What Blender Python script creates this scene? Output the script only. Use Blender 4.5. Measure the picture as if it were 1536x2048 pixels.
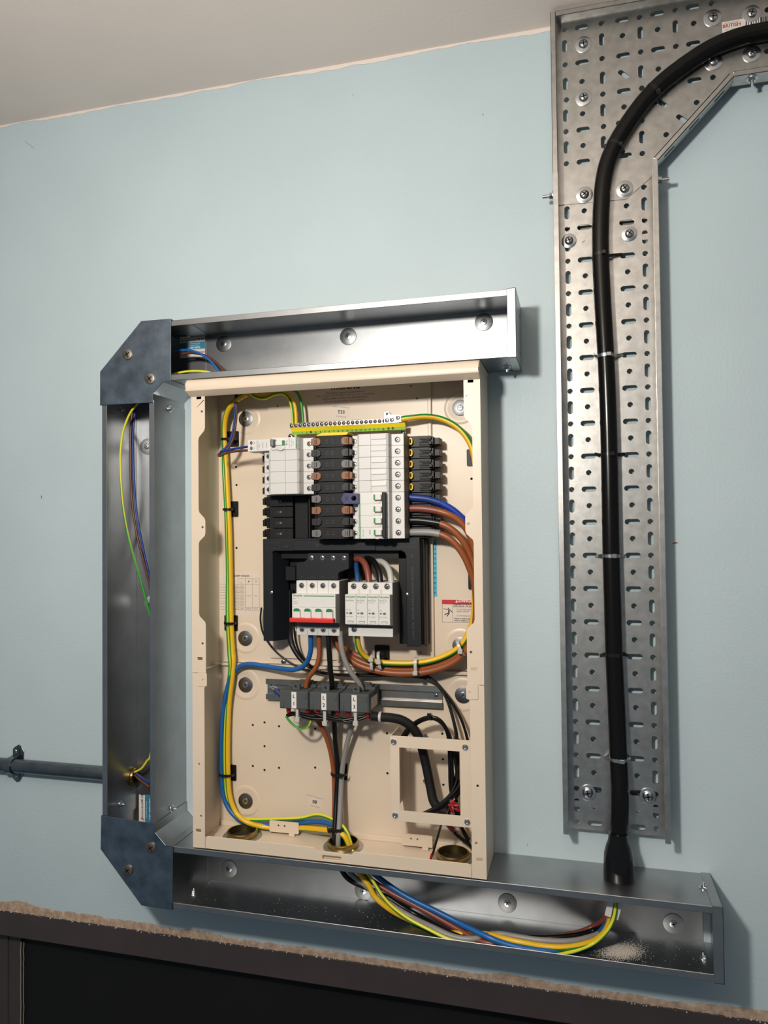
import bpy, math, random
from mathutils import Vector, Matrix, geometry
random.seed(7)
C = bpy.context.scene.collection
for o in list(bpy.data.objects):
    bpy.data.objects.remove(o, do_unlink=True)

# ------------------------------------------------------------------ camera, world, light, exposure
FPX = 1474.4375
CAM = Vector((0.0, -1.18579, 0.0))
FW = Vector((-0.25545, 0.96652, 0.02424)).normalized()
RT = Vector((0.96671, 0.25567, -0.01040)); RT = (RT - FW * RT.dot(FW)).normalized()
UP = RT.cross(FW)
cam_data = bpy.data.cameras.new('camera')
cam_data.sensor_fit = 'VERTICAL'; cam_data.sensor_height = 24.0
cam_data.lens = 24.0 * FPX / 2048.0; cam_data.clip_start = 0.02
cam = bpy.data.objects.new('camera', cam_data); C.objects.link(cam)
M3 = Matrix((RT, UP, -FW)).transposed()
cam.matrix_world = Matrix.Translation(CAM) @ M3.to_4x4()
bpy.context.scene.camera = cam

world = bpy.data.worlds.new('world'); bpy.context.scene.world = world
world.use_nodes = True
bg = world.node_tree.nodes['Background']
bg.inputs['Color'].default_value = (0.60, 0.74, 0.86, 1); bg.inputs['Strength'].default_value = 0.18

lamp_data = bpy.data.lights.new('work_lamp', 'POINT')
lamp_data.shadow_soft_size = 0.05; lamp_data.energy = 49.0
lamp_data.color = (1.0, 0.945, 0.865)
lamp = bpy.data.objects.new('work_lamp', lamp_data); C.objects.link(lamp)
lamp.location = (-0.40, -1.20, 0.36)

vs = bpy.context.scene.view_settings
vs.view_transform = 'Standard'; vs.look = 'None'; vs.gamma = 1.0; vs.use_curve_mapping = False
vs.exposure = 0.0

# ------------------------------------------------------------------ measuring: millimetres, d = distance out of the wall
def at(px, py, d):
    v = FW + RT * ((px - 768) / FPX) - UP * ((py - 1024) / FPX)
    t = (-d / 1000.0 - CAM.y) / v.y
    p = CAM + v * t
    return p.x * 1000.0, p.z * 1000.0
def ax(px, py, d): return at(px, py, d)[0]
def az(px, py, d): return at(px, py, d)[1]
def depth_for_z(px, py, z):          # distance out of the wall at which the sight line meets height z
    lo, hi = -60.0, 300.0
    s = az(px, py, lo) - z
    for _ in range(50):
        m = (lo + hi) / 2
        if (az(px, py, m) - z) * s > 0: lo = m
        else: hi = m
    return (lo + hi) / 2

# ------------------------------------------------------------------ materials
MAT = {}
def mat(name, col, rough=0.5, metal=0.0, bump=0.0, bscale=400.0, var=0.0, vscale=20.0, spec=0.5, stretch=(1, 1, 1), rvar=0.0, coat=0.0, detail=4.0, col2=None):
    m = bpy.data.materials.new(name); m.use_nodes = True
    nt = m.node_tree; b = nt.nodes['Principled BSDF']
    b.inputs['Base Color'].default_value = (*col, 1)
    b.inputs['Roughness'].default_value = rough; b.inputs['Metallic'].default_value = metal
    b.inputs['Specular IOR Level'].default_value = spec
    if coat: b.inputs['Coat Weight'].default_value = coat
    if bump or var or rvar:
        tc = nt.nodes.new('ShaderNodeTexCoord'); geo = nt.nodes.new('ShaderNodeNewGeometry')
        mp = nt.nodes.new('ShaderNodeMapping'); mp.inputs['Scale'].default_value = stretch
        nt.links.new(geo.outputs['Position'], mp.inputs['Vector'])
    if bump:
        n = nt.nodes.new('ShaderNodeTexNoise'); n.inputs['Scale'].default_value = bscale; n.inputs['Detail'].default_value = detail
        nt.links.new(mp.outputs['Vector'], n.inputs['Vector'])
        bp = nt.nodes.new('ShaderNodeBump'); bp.inputs['Strength'].default_value = bump; bp.inputs['Distance'].default_value = 0.001
        nt.links.new(n.outputs['Fac'], bp.inputs['Height']); nt.links.new(bp.outputs['Normal'], b.inputs['Normal'])
    if var or rvar:
        n2 = nt.nodes.new('ShaderNodeTexNoise'); n2.inputs['Scale'].default_value = vscale; n2.inputs['Detail'].default_value = 6
        nt.links.new(mp.outputs['Vector'], n2.inputs['Vector'])
        if var:
            r = nt.nodes.new('ShaderNodeValToRGB'); r.color_ramp.elements[0].position = 0.3; r.color_ramp.elements[1].position = 0.7
            c2 = col2 if col2 else tuple(min(1, c * (1 + var)) for c in col)
            c1 = tuple(c * (1 - var) for c in col) if not col2 else col
            r.color_ramp.elements[0].color = (*c1, 1); r.color_ramp.elements[1].color = (*c2, 1)
            nt.links.new(n2.outputs['Fac'], r.inputs['Fac']); nt.links.new(r.outputs['Color'], b.inputs['Base Color'])
        if rvar:
            mr = nt.nodes.new('ShaderNodeMapRange'); mr.inputs['From Min'].default_value = 0.3; mr.inputs['From Max'].default_value = 0.7
            mr.inputs['To Min'].default_value = rough - rvar; mr.inputs['To Max'].default_value = rough + rvar
            nt.links.new(n2.outputs['Fac'], mr.inputs['Value']); nt.links.new(mr.outputs['Result'], b.inputs['Roughness'])
    MAT[name] = m
    return m
mat('wall_paint', (0.475, 0.572, 0.605), 0.5, bump=0.45, bscale=230, var=0.03, vscale=5, detail=3, spec=0.35)
mat('ceiling_paint', (0.76, 0.67, 0.61), 0.7, bump=0.3, bscale=120, var=0.03, vscale=4)
mat('plaster', (0.42, 0.30, 0.22), 0.95, bump=1.0, bscale=350, var=0.3, vscale=90)
mat('frame_paint', (0.052, 0.041, 0.040), 0.45, bump=0.15, bscale=150, var=0.1, vscale=15)
mat('door_paint', (0.006, 0.0068, 0.006), 0.6, var=0.2, vscale=6, spec=0.3)
mat('door_edge', (0.045, 0.036, 0.025), 0.6, var=0.2, vscale=20)
mat('floor_grey', (0.12, 0.12, 0.12), 0.7, var=0.15, vscale=6)
mat('galv', (0.41, 0.42, 0.43), 0.37, 1.0, bump=0.02, bscale=600, var=0.07, vscale=30)
mat('galv_blue_reflect', (0.23, 0.285, 0.345), 0.38, 1.0, bump=0.03, bscale=700, var=0.30, vscale=42)  # blue-dark base paints in the reflected dim room; blotches are smudges
mat('galv_tray', (0.54, 0.527, 0.50), 0.37, 1.0, bump=0.05, bscale=450, var=0.13, vscale=80)
mat('conduit_steel', (0.20, 0.23, 0.26), 0.38, 1.0, bump=0.06, bscale=400, var=0.2, vscale=40)
mat('zinc', (0.72, 0.73, 0.74), 0.22, 1.0)
mat('zinc_dull', (0.20, 0.205, 0.21), 0.40, 1.0, var=0.12, vscale=300)
mat('screw_brown', (0.30, 0.25, 0.21), 0.45, 1.0, var=0.2, vscale=300)
mat('recess_shade', (0.01, 0.01, 0.01), 0.7)  # near-black colour standing in for shade in holes, slots, grooves and recesses
mat('brass', (0.36, 0.265, 0.10), 0.27, 1.0, var=0.1, vscale=150)
mat('cream', (0.70, 0.585, 0.455), 0.38, bump=0.05, bscale=900, var=0.02, vscale=10)
mat('white_plastic', (0.64, 0.63, 0.60), 0.42)
mat('white_blank', (0.57, 0.56, 0.54), 0.40)
mat('offwhite_plastic', (0.66, 0.63, 0.57), 0.45)
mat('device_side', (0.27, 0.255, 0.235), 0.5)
mat('grey_band', (0.12, 0.125, 0.13), 0.45)
mat('black_plastic', (0.004, 0.0045, 0.005), 0.45, spec=0.3)
mat('black_gloss', (0.008, 0.008, 0.008), 0.22)
mat('charcoal', (0.007, 0.0072, 0.008), 0.5, bump=0.05, bscale=700, spec=0.25)
mat('shroud', (0.005, 0.0065, 0.009), 0.5, bump=0.05, bscale=600, spec=0.35)
mat('clip_brown', (0.22, 0.085, 0.032), 0.45)
mat('clip_black', (0.010, 0.010, 0.010), 0.35)
mat('clip_grey', (0.13, 0.125, 0.12), 0.42)
mat('neutral_blue', (0.020, 0.020, 0.10), 0.4)
mat('din_steel', (0.42, 0.40, 0.37), 0.33, 1.0, var=0.1, vscale=60)
mat('ct_grey', (0.068, 0.075, 0.077), 0.5, bump=0.05, bscale=600, spec=0.4)
mat('red_plastic', (0.62, 0.030, 0.022), 0.35)
mat('red_crimp', (0.36, 0.008, 0.014), 0.35)
mat('green_plastic', (0.010, 0.19, 0.055), 0.4)
mat('yellow_plastic', (0.80, 0.52, 0.01), 0.35)
mat('tie_clear', (0.48, 0.465, 0.43), 0.35)
mat('c_blue', (0.012, 0.115, 0.36), 0.38)
mat('c_darkblue', (0.010, 0.035, 0.20), 0.38)
mat('c_brown', (0.27, 0.075, 0.022), 0.4)
mat('c_darkbrown', (0.10, 0.035, 0.020), 0.4)
mat('c_sleevebrown', (0.21, 0.055, 0.035), 0.4)
mat('c_black', (0.005, 0.005, 0.005), 0.34, spec=0.4)
mat('c_grey', (0.26, 0.25, 0.24), 0.42)
mat('c_palegrey', (0.46, 0.45, 0.42), 0.42)
mat('c_yellow', (0.78, 0.46, 0.015), 0.36)
mat('c_limeyellow', (0.70, 0.66, 0.04), 0.36)
mat('c_green', (0.030, 0.27, 0.030), 0.36)
mat('armour_black', (0.004, 0.0035, 0.003), 0.24, bump=0.08, bscale=60, stretch=(6, 6, 0.6), spec=0.35)
mat('shroud_black', (0.004, 0.004, 0.004), 0.10)
mat('braid', (0.004, 0.004, 0.005), 0.5, bump=1.0, bscale=900, spec=0.35)
mat('paper', (0.72, 0.68, 0.64), 0.6)
mat('paper_cream', (0.70, 0.60, 0.50), 0.5)
mat('label_blue', (0.03, 0.21, 0.35), 0.45)
mat('label_cyan', (0.07, 0.42, 0.58), 0.45)
mat('label_green', (0.22, 0.46, 0.03), 0.45)
mat('label_yellow', (0.82, 0.62, 0.01), 0.45)
mat('label_red', (0.50, 0.015, 0.02), 0.45)
mat('ink', (0.015, 0.014, 0.014), 0.6)
mat('ink_soft', (0.16, 0.15, 0.14), 0.6)
mat('ink_red', (0.45, 0.05, 0.05), 0.6)
mat('ink_green', (0.02, 0.22, 0.07), 0.5)
mat('ink_lime', (0.22, 0.50, 0.12), 0.5)
mat('ink_white', (0.75, 0.75, 0.75), 0.5)
mat('ink_faint', (0.030, 0.031, 0.033), 0.5)
mat('rust', (0.24, 0.09, 0.03), 0.9)
mat('sealant', (0.30, 0.25, 0.20), 0.7)
mat('screw_steel', (0.34, 0.34, 0.34), 0.35, 1.0)
mat('well_rim', (0.34, 0.33, 0.31), 0.5)
mat('washer_grey', (0.55, 0.56, 0.55), 0.5, 1.0)
mat('dust', (0.62, 0.57, 0.50), 0.95)

# ------------------------------------------------------------------ mesh builder
ORG = {}
class MB:
    def __init__(s): s.v = []; s.f = []; s.m = []
    def add(s, vs_, fs_, mi=0):
        b = len(s.v); s.v += vs_; s.f += [tuple(i + b for i in f) for f in fs_]; s.m += [mi] * len(fs_); return s
    def box(s, x0, x1, d0, d1, z0, z1, mi=0):
        if x0 > x1: x0, x1 = x1, x0
        if d0 > d1: d0, d1 = d1, d0
        if z0 > z1: z0, z1 = z1, z0
        v = [(x, d, z) for x in (x0, x1) for d in (d0, d1) for z in (z0, z1)]
        return s.add(v, [(0, 1, 3, 2), (4, 6, 7, 5), (0, 4, 5, 1), (2, 3, 7, 6), (0, 2, 6, 4), (1, 5, 7, 3)], mi)
    def hexa(s, p, mi=0):     # 8 points: bottom loop 4, top loop 4
        return s.add(list(p), [(3, 2, 1, 0), (4, 5, 6, 7), (0, 1, 5, 4), (1, 2, 6, 5), (2, 3, 7, 6), (3, 0, 4, 7)], mi)
    def plate(s, outer, holes=(), d0=0, d1=1, mi=0, mp=None):
        # flat plate with holes; 2D loops are (a, b); mp maps (a, b, d) to (x, d, z)
        mp = mp or (lambda a, b, d: (a, d, b))
        loops = [list(outer)] + [list(h) for h in holes]
        tri = geometry.tessellate_polygon([[Vector((p[0], p[1], 0)) for p in l] for l in loops])
        flat = [p for l in loops for p in l]; n = len(flat)
        v = [mp(p[0], p[1], d0) for p in flat] + [mp(p[0], p[1], d1) for p in flat]
        f = [tuple(t) for t in tri] + [tuple(i + n for i in reversed(t)) for t in tri]
        k = 0
        for l in loops:
            m_ = len(l)
            for i in range(m_):
                j = (i + 1) % m_
                f.append((k + i, k + j, k + j + n, k + i + n))
            k += m_
        return s.add(v, f, mi)
    def cyl(s, p0, p1, r0, r1=None, n=16, mi=0, caps=True):
        r1 = r0 if r1 is None else r1
        return s.lathe(p0, p1, [(0, r0), (1, r1)], n, mi, caps)
    def lathe(s, p0, p1, prof, n=20, mi=0, caps=True):
        a = Vector(p0); b = Vector(p1); ax_ = (b - a); L = ax_.length; t = ax_.normalized()
        u = t.orthogonal().normalized(); w = t.cross(u)
        v = []; f = []
        for (k, r) in prof:
            c = a + ax_ * k
            for i in range(n):
                an = 2 * math.pi * i / n
                v.append(tuple(c + (u * math.cos(an) + w * math.sin(an)) * r))
        for j in range(len(prof) - 1):
            for i in range(n):
                i2 = (i + 1) % n
                f.append((j * n + i, j * n + i2, (j + 1) * n + i2, (j + 1) * n + i))
        if caps:
            f.append(tuple(range(n - 1, -1, -1))); f.append(tuple((len(prof) - 1) * n + i for i in range(n)))
        return s.add(v, f, mi)
    def tube(s, pts, r, n=10, mi=0, caps=True, stripe=None, twist=0.0, phase=0.0, rs=None):
        pts = [Vector(p) for p in pts]
        m_ = len(pts); T = []
        for i in range(m_):
            a = pts[max(0, i - 1)]; b = pts[min(m_ - 1, i + 1)]
            d = (b - a)
            T.append(d.normalized() if d.length > 1e-9 else Vector((0, 0, 1)))
        u = T[0].orthogonal().normalized(); v = []; L = 0; ref = Vector((0.2, 1.0, 0.0))
        base = len(s.v)
        rows = []
        for i in range(m_):
            if stripe:
                q = ref - T[i] * ref.dot(T[i])
                if q.length > 0.25: u = q
            u = (u - T[i] * u.dot(T[i])).normalized(); w = T[i].cross(u)
            if i: L += (pts[i] - pts[i - 1]).length
            rr = rs[i] if rs else r
            row = []
            for k in range(n):
                an = 2 * math.pi * k / n + twist * L + phase
                row.append(len(v)); v.append(tuple(pts[i] + (u * math.cos(an) + w * math.sin(an)) * rr))
            rows.append(row)
        f = []; mm = []
        for i in range(m_ - 1):
            for k in range(n):
                k2 = (k + 1) % n
                f.append((rows[i][k], rows[i][k2], rows[i + 1][k2], rows[i + 1][k]))
                mm.append(mi if not stripe else (stripe[0] if k < n * 0.5 else stripe[1]))
        if caps:
            f.append(tuple(reversed(rows[0]))); f.append(tuple(rows[-1])); mm += [mi if not stripe else stripe[0]] * 2
        b = len(s.v); s.v += v; s.f += [tuple(i + b for i in q) for q in f]; s.m += mm
        return s
    def build(s, name, mats, parent=None, smooth=False, bev=0.0, base=True, segs=1, angle=35):
        if isinstance(mats, str): mats = [mats]
        V = [Vector((x, -d, z)) * 0.001 for (x, d, z) in s.v]
        lo = Vector((min(p.x for p in V), min(p.y for p in V), min(p.z for p in V)))
        hi = Vector((max(p.x for p in V), max(p.y for p in V), max(p.z for p in V)))
        org = (lo + hi) / 2
        me = bpy.data.meshes.new(name)
        me.from_pydata([tuple(p - org) for p in V], [], s.f)
        for k in mats: me.materials.append(MAT[k])
        for p, k in zip(me.polygons, s.m): p.material_index = k
        import bmesh
        bm = bmesh.new(); bm.from_mesh(me); bmesh.ops.recalc_face_normals(bm, faces=bm.faces); bm.to_mesh(me); bm.free()
        if smooth:
            me.shade_smooth(); me.set_sharp_from_angle(angle=math.radians(angle))
        o = bpy.data.objects.new(name, me); C.objects.link(o)
        if parent is not None:
            o.parent = parent; o.location = org - ORG[parent.name]
        else: o.location = org
        ORG[o.name] = org
        if bev:
            md = o.modifiers.new('bevel', 'BEVEL'); md.width = bev * 0.001; md.segments = segs; md.limit_method = 'ANGLE'; md.angle_limit = math.radians(40)
        return o

def tag(o, label, cat, group=None, kind=None):
    o['label'] = label; o['category'] = cat
    if group: o['group'] = group
    if kind: o['kind'] = kind
    return o
def struct(o, label=None):
    o['kind'] = 'structure'
    if label: o['label'] = label
    return o
def thing(name, label, cat, x, d, z, group=None, kind=None):
    o = bpy.data.objects.new(name, None); C.objects.link(o)
    o.empty_display_size = 0.02
    p = Vector((x, -d, z)) * 0.001; o.location = p; ORG[o.name] = p
    o['category'] = cat; o['label'] = label
    if group: o['group'] = group
    if kind: o['kind'] = kind
    return o
def dup(root, dx=0, dd=0, dz=0, label=None):
    off = Vector((dx, -dd, dz)) * 0.001
    def rec(o, parent, top):
        c = o.copy(); C.objects.link(c); c.parent = parent
        if top: c.location = o.location + off
        ORG[c.name] = ORG[o.name] + off
        for ch in o.children: rec(ch, c, False)
        return c
    r = rec(root, root.parent, True)
    if label: r['label'] = label
    return r
def circ(x, z, r, n=14, a0=0.0):
    return [(x + r * math.cos(a0 + 2 * math.pi * i / n), z + r * math.sin(a0 + 2 * math.pi * i / n)) for i in range(n)]
def slot(x, z, L, w, ang=0.0, n=6):
    h = (L - w) / 2; r = w / 2; out = []
    for i in range(n + 1):
        a = -math.pi / 2 + math.pi * i / n; out.append((h + r * math.cos(a), r * math.sin(a)))
    for i in range(n + 1):
        a = math.pi / 2 + math.pi * i / n; out.append((-h + r * math.cos(a), r * math.sin(a)))
    c, s_ = math.cos(ang), math.sin(ang)
    return [(x + p * c - q * s_, z + p * s_ + q * c) for p, q in out]
def rect(x0, x1, z0, z1): return [(x0, z0), (x1, z0), (x1, z1), (x0, z1)]
def rrect(x0, x1, z0, z1, r, n=4):
    if x0 > x1: x0, x1 = x1, x0
    if z0 > z1: z0, z1 = z1, z0
    out = []
    for cx, cz, a0 in ((x1 - r, z0 + r, -90), (x1 - r, z1 - r, 0), (x0 + r, z1 - r, 90), (x0 + r, z0 + r, 180)):
        for i in range(n + 1):
            a = math.radians(a0 + 90 * i / n); out.append((cx + r * math.cos(a), cz + r * math.sin(a)))
    return out
def smooth_path(pts, sub=8):
    P = [Vector(p) for p in pts]; out = []
    n = len(P)
    for i in range(n - 1):
        p0 = P[max(0, i - 1)]; p1 = P[i]; p2 = P[i + 1]; p3 = P[min(n - 1, i + 2)]
        for k in range(sub):
            t = k / sub; t2 = t * t; t3 = t2 * t
            out.append(0.5 * ((2 * p1) + (p2 - p0) * t + (2 * p0 - 5 * p1 + 4 * p2 - p3) * t2 + (3 * p1 - p0 - 3 * p2 + p3) * t3))
    out.append(P[-1])
    return out
def px(pts):            # (pixel x, pixel y, distance out of the wall) -> millimetre points
    return [(at(x, y, d)[0], d, at(x, y, d)[1]) for x, y, d in pts]
def cable(name, pts, r, mats, label, group=None, cat='cable', stripe=False, twist=0.0, phase=0.0, n=12, sub=8, parent=None, raw=False):
    P = smooth_path(pts if raw else px(pts), sub)
    m = MB()
    if stripe: m.tube(P, r, n, stripe=(0, 1), twist=twist, phase=phase)
    else: m.tube(P, r, n)
    o = m.build(name, mats, parent, smooth=True, angle=60)
    if parent is None: tag(o, label, cat, group)
    return o
TXT = []
def text(parent, s, x, z, d, h, m, rot=0.0, align='CENTER', name='lettering', bold=False, sx=1.0):
    # flat print on a front-facing surface; h = capital height in mm, (x, z) = anchor, rot in degrees
    cu = bpy.data.curves.new('t', 'FONT'); cu.body = s; cu.size = h / 0.7 * 0.001; cu.align_x = align; cu.align_y = 'CENTER'
    cu.resolution_u = 2; cu.fill_mode = 'FRONT'
    if bold: cu.offset = h * 0.00004
    ob = bpy.data.objects.new('t', cu); C.objects.link(ob)
    TXT.append((ob, parent, name, m, x, z, d, rot, sx))
def flush_text():
    bpy.context.view_layer.update()
    dg = bpy.context.evaluated_depsgraph_get()
    for ob, parent, name, m, x, z, d, rot, sx in TXT:
        me = bpy.data.meshes.new_from_object(ob.evaluated_get(dg))
        c, s_ = math.cos(math.radians(rot)), math.sin(math.radians(rot))
        for v in me.vertices:
            a, b = v.co.x * sx, v.co.y
            v.co = Vector((a * c - b * s_, 0, a * s_ + b * c))
        me.materials.clear(); me.materials.append(MAT[m])
        o = bpy.data.objects.new(name, me); C.objects.link(o)
        o.parent = parent; o.location = Vector((x, -d, z)) * 0.001 - ORG[parent.name]
        ORG[o.name] = Vector((x, -d, z)) * 0.001
    for t in TXT:
        cu = t[0].data; bpy.data.objects.remove(t[0]); bpy.data.curves.remove(cu)
    TXT.clear()
def cross_head(m, x, z, d, r, h=1.5, mi=0, mr=1, dome=True, n=18, ang=0.4, mp=None):
    # screw head facing out of the wall with dark bars painting in a cross recess's shade; materials mi (metal), mr (bars)
    if dome:
        m.lathe((x, d, z), (x, d + h, z), [(0, r), (0.35, r * 0.98), (0.75, r * 0.8), (1.0, r * 0.5)], n, mi)
    else:
        m.lathe((x, d, z), (x, d + h, z), [(0, r), (0.8, r), (1.0, r * 0.88)], n, mi)
    w = r * 0.13; L = r * (0.62 if dome else 0.6)
    for k in (0, 1):
        a = ang + k * math.pi / 2; c, s_ = math.cos(a), math.sin(a)
        q = [(L, w), (-L, w), (-L, -w), (L, -w)]
        pl = [(x + p * c - t * s_, z + p * s_ + t * c) for p, t in q]
        m.plate(pl, (), d + h * 0.55, d + h * 1.04, mr)
def washer_screw(parent, x, z, d, R, r, wm='zinc_dull', sm='zinc', ang=0.4, dome=True, th=1.6, h=None):
    w = MB(); w.lathe((x, d, z), (x, d + th, z), [(0, R), (0.85, R), (1, R * 0.96)], 26, 0)
    wo = w.build('washer', wm, parent, smooth=True)
    s_ = MB(); cross_head(s_, x, z, d + th, r, h or r * 0.45, 0, 1, dome, ang=ang)
    s_.build('screw', [sm, 'recess_shade'], wo, smooth=True)
    return wo
def hexbolt_end(parent, x, z, d, axis, r=3.0, L=16.0, nut=5.2, mats='zinc'):
    # flange nut and bolt end sticking out along axis (dx, dd, dz)
    a = Vector((x, d, z)); t = Vector(axis).normalized()
    m = MB(); m.lathe(tuple(a), tuple(a + t * 1.2), [(0, nut * 1.55), (1, nut * 1.5)], 20)
    m.lathe(tuple(a + t * 1.2), tuple(a + t * 5.5), [(0, nut), (1, nut)], 6)
    m.cyl(tuple(a), tuple(a + t * L), r, r, 12)
    return m.build('bolt', mats, parent, smooth=True)

# ================================================================== the setting
ZC = az(553, 152, 0)                      # ceiling height at the wall
ZH1 = az(460, 1888, 3); ZH0 = az(460, 1942, 3)   # door head top and underside
XO0, XO1 = -1180.0, 900.0                 # door opening
m = MB()
m.plate([(-3200, ZH0 - 2050), (XO0, ZH0 - 2050), (XO0, ZH1 - 6), (XO1, ZH1 - 6), (XO1, ZH0 - 2050), (2600, ZH0 - 2050), (2600, ZC + 40), (-3200, ZC + 40)], (), -160, 0)
struct(m.build('wall_back', 'wall_paint'), 'pale blue painted wall with orange-peel roller texture')
m = MB(); m.box(-3200, 2600, -160, 2600, ZC, ZC + 60)
struct(m.build('ceiling', 'ceiling_paint'), 'cream painted ceiling')
m = MB(); m.box(-3200, 2600, -160, 2600, ZH0 - 2110, ZH0 - 2050)
struct(m.build('floor', 'floor_grey'), 'grey floor')
# ragged cut-in line where the ceiling colour runs a little onto the wall
m = MB(); rng = random.Random(3)
xs = [-3200 + 7 * i for i in range(int(5800 / 7))]
h = 4.0; top = []; low = []
for x in xs:
    h += rng.uniform(-1.3, 1.3); h = min(8.0, max(1.2, h)); top.append((x, ZC - 0.05)); low.append((x, ZC - h))
m.plate(low + top[::-1], (), 0.05, 0.9)
struct(m.build('trim_1', 'ceiling_paint'), 'ragged edge of ceiling paint along the top of the wall')
# broken plaster left between wall paint and door head
m = MB(); rng = random.Random(11)
xs = [XO0 - 40 + 3.0 * i for i in range(int((XO1 - XO0 + 80) / 3.0))]
rows = 6; V = []; h = 11.0; base_x = at(37, 1806, 0)[0]
for i, x in enumerate(xs):
    h += rng.uniform(-1.0, 1.0); h = min(15.0, max(9.0, h))
    hh = h + 7.0 * math.exp(-((x - base_x) / 30.0) ** 2)
    for j in range(rows):
        t = j / (rows - 1)
        dd = 0.15 if j == rows - 1 else (0.6 + 2.6 * rng.random()) * (1 - 0.5 * t)
        V.append((x, dd, ZH1 - 1.5 + (hh + 1.5) * t + (rng.uniform(-0.7, 0.7) if 0 < j else 0)))
F = []
for i in range(len(xs) - 1):
    for j in range(rows - 1):
        a = i * rows + j; F.append((a, a + rows, a + rows + 1, a + 1))
m.add(V, F)
struct(m.build('trim_2', 'plaster', smooth=True, angle=80), 'strip of bare broken plaster above the dark door head')
m = MB(); rng = random.Random(5)   # crumbs of plaster on the head
for _ in range(170):
    x = rng.uniform(XO0 + 60, 330); s_ = rng.uniform(0.6, 1.9); z = ZH1 - rng.uniform(-2.0, 2.5); m.box(x, x + s_, 3, 3 + s_, z, z + s_ * 0.8)
o = m.build('plaster_crumbs', 'dust'); o.parent = bpy.data.objects['trim_2']; o.location = ORG['plaster_crumbs'] - ORG['trim_2']; o['kind'] = 'stuff'

# door below
dr = thing('door_1', 'dark door with brown painted frame head below the trunking', 'door', 0, 0, ZH0 - 2040, kind='structure'); del dr['category']
m = MB(); m.box(XO0 - 60, XO1 + 60, -30, 3, ZH0, ZH1)
m.build('frame_head', 'frame_paint', dr, bev=1.2, segs=2)
XJ = ax(42, 1950, -22)
m = MB(); m.box(XO0, XJ - 1.5, -60, -22, ZH0 - 2040, ZH0)
m.box(ax(8, 1950, -22), ax(17, 1950, -22), -22, -19.5, ZH0 - 2040, ZH0)
m.build('frame_jamb', 'frame_paint', dr, bev=0.8)
XD = ax(48, 1950, -26)
m = MB(); m.box(XD, XO1 - 4, -66, -26, ZH0 - 2040, ZH0 - 2)
m.build('door_leaf', 'door_paint', dr, bev=0.8)
m = MB(); rng = random.Random(2); q = []
for i in range(40):
    z = ZH0 - 22 - i * 8; q.append((XJ + rng.uniform(-0.5, 0.5), -21.5, z))
m.tube(q, 1.0, 6); q = [(x + 6.0 + rng.uniform(-0.8, 0.8), d, z) for x, d, z in q]; m.tube(q, 0.8, 6)
m.build('sealant_bead', 'sealant', dr, smooth=True)

# ================================================================== cable tray
BD = 15.0                      # tray bed stands this far off the wall
FD = 42.0                      # flange front
TXL, TXR = -30.2, 121.2
p_pitch = (az(1294.2, 706.9, BD) - az(1311.0, 1520.0, BD)) / 12.0
ZA0 = az(1294.2, 706.9, BD)
ZTB = az(1240, 1665, BD)                       # lower end of the tray
ZTT = az(1200, 372, BD) + 26                   # upper end under the bend
tray = thing('cable_tray', 'straight perforated galvanised cable tray carrying the black armoured cable down the wall', 'cable tray', (TXL + TXR) / 2, BD, ZTB)
xo0 = ax(1139.0, 718, BD); xo1 = ax(1294.2, 706.9, BD); xi0 = ax(1173.5, 716, BD); xi1 = ax(1258.5, 708.5, BD)
holes = []
k = -8
while True:
    za = ZA0 - k * p_pitch; zb = za - p_pitch / 2
    if za < ZTB + 4: break
    if za < ZTT - 6:
        holes += [circ(xo0, za, 4.1, 12), circ(xo1, za, 4.1, 12), slot(xi0, za, 22, 8.2), slot(xi1, za, 22, 8.2)]
    if ZTB + 12 < zb < ZTT - 12:
        holes += [slot(xo0, zb, 20.5, 8.2, math.pi / 2), slot(xo1, zb, 20.5, 8.2, math.pi / 2), circ(xi0, zb, 4.1, 12), circ(xi1, zb, 4.1, 12)]
    k += 1
m = MB(); m.plate(rect(TXL, TXR, ZTB, ZTT), holes, BD - 1.3, BD)
m.build('tray_bed', 'galv_tray', tray, bev=0.35)
for x0, sgn in ((TXL, 1), (TXR, -1)):
    m = MB()
    q = [(x0, BD - 1.3), (x0, FD), (x0 + sgn * 8.0, FD), (x0 + sgn * 8.0, FD - 5), (x0 + sgn * 6.9, FD - 5), (x0 + sgn * 6.9, FD - 1.2), (x0 + sgn * 1.3, FD - 1.2), (x0 + sgn * 1.3, BD - 1.3)]
    m.plate(q, (), ZTB, az(1110, 345, FD), mp=lambda a, b, d: (a, b, d))
    m.build('side_flange', 'galv_tray', tray, bev=0.9, segs=2)
# stand-off brackets behind the tray
for yb in (464, 1588):
    zb = az(1210, yb, 8)
    z0, z1, D_ = zb - 20.5, zb + 20.5, BD - 1.4
    m = MB(); m.plate([(0.1, z0), (D_, z0), (D_, z0 + 9), (D_ - 1.5, z0 + 9), (D_ - 1.5, z0 + 1.5), (1.6, z0 + 1.5), (1.6, z1 - 1.5), (D_ - 1.5, z1 - 1.5), (D_ - 1.5, z1 - 9), (D_, z1 - 9), (D_, z1), (0.1, z1)], (), TXL + 3, TXR - 3, mp=lambda a, b, d: (d, a, b))
    o = m.build('support_channel', 'galv_tray'); tag(o, 'short galvanised support channel behind the upper end of the straight cable tray' if yb < 900 else 'short galvanised support channel behind the lower end of the straight cable tray', 'bracket', 'support channels')
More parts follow.
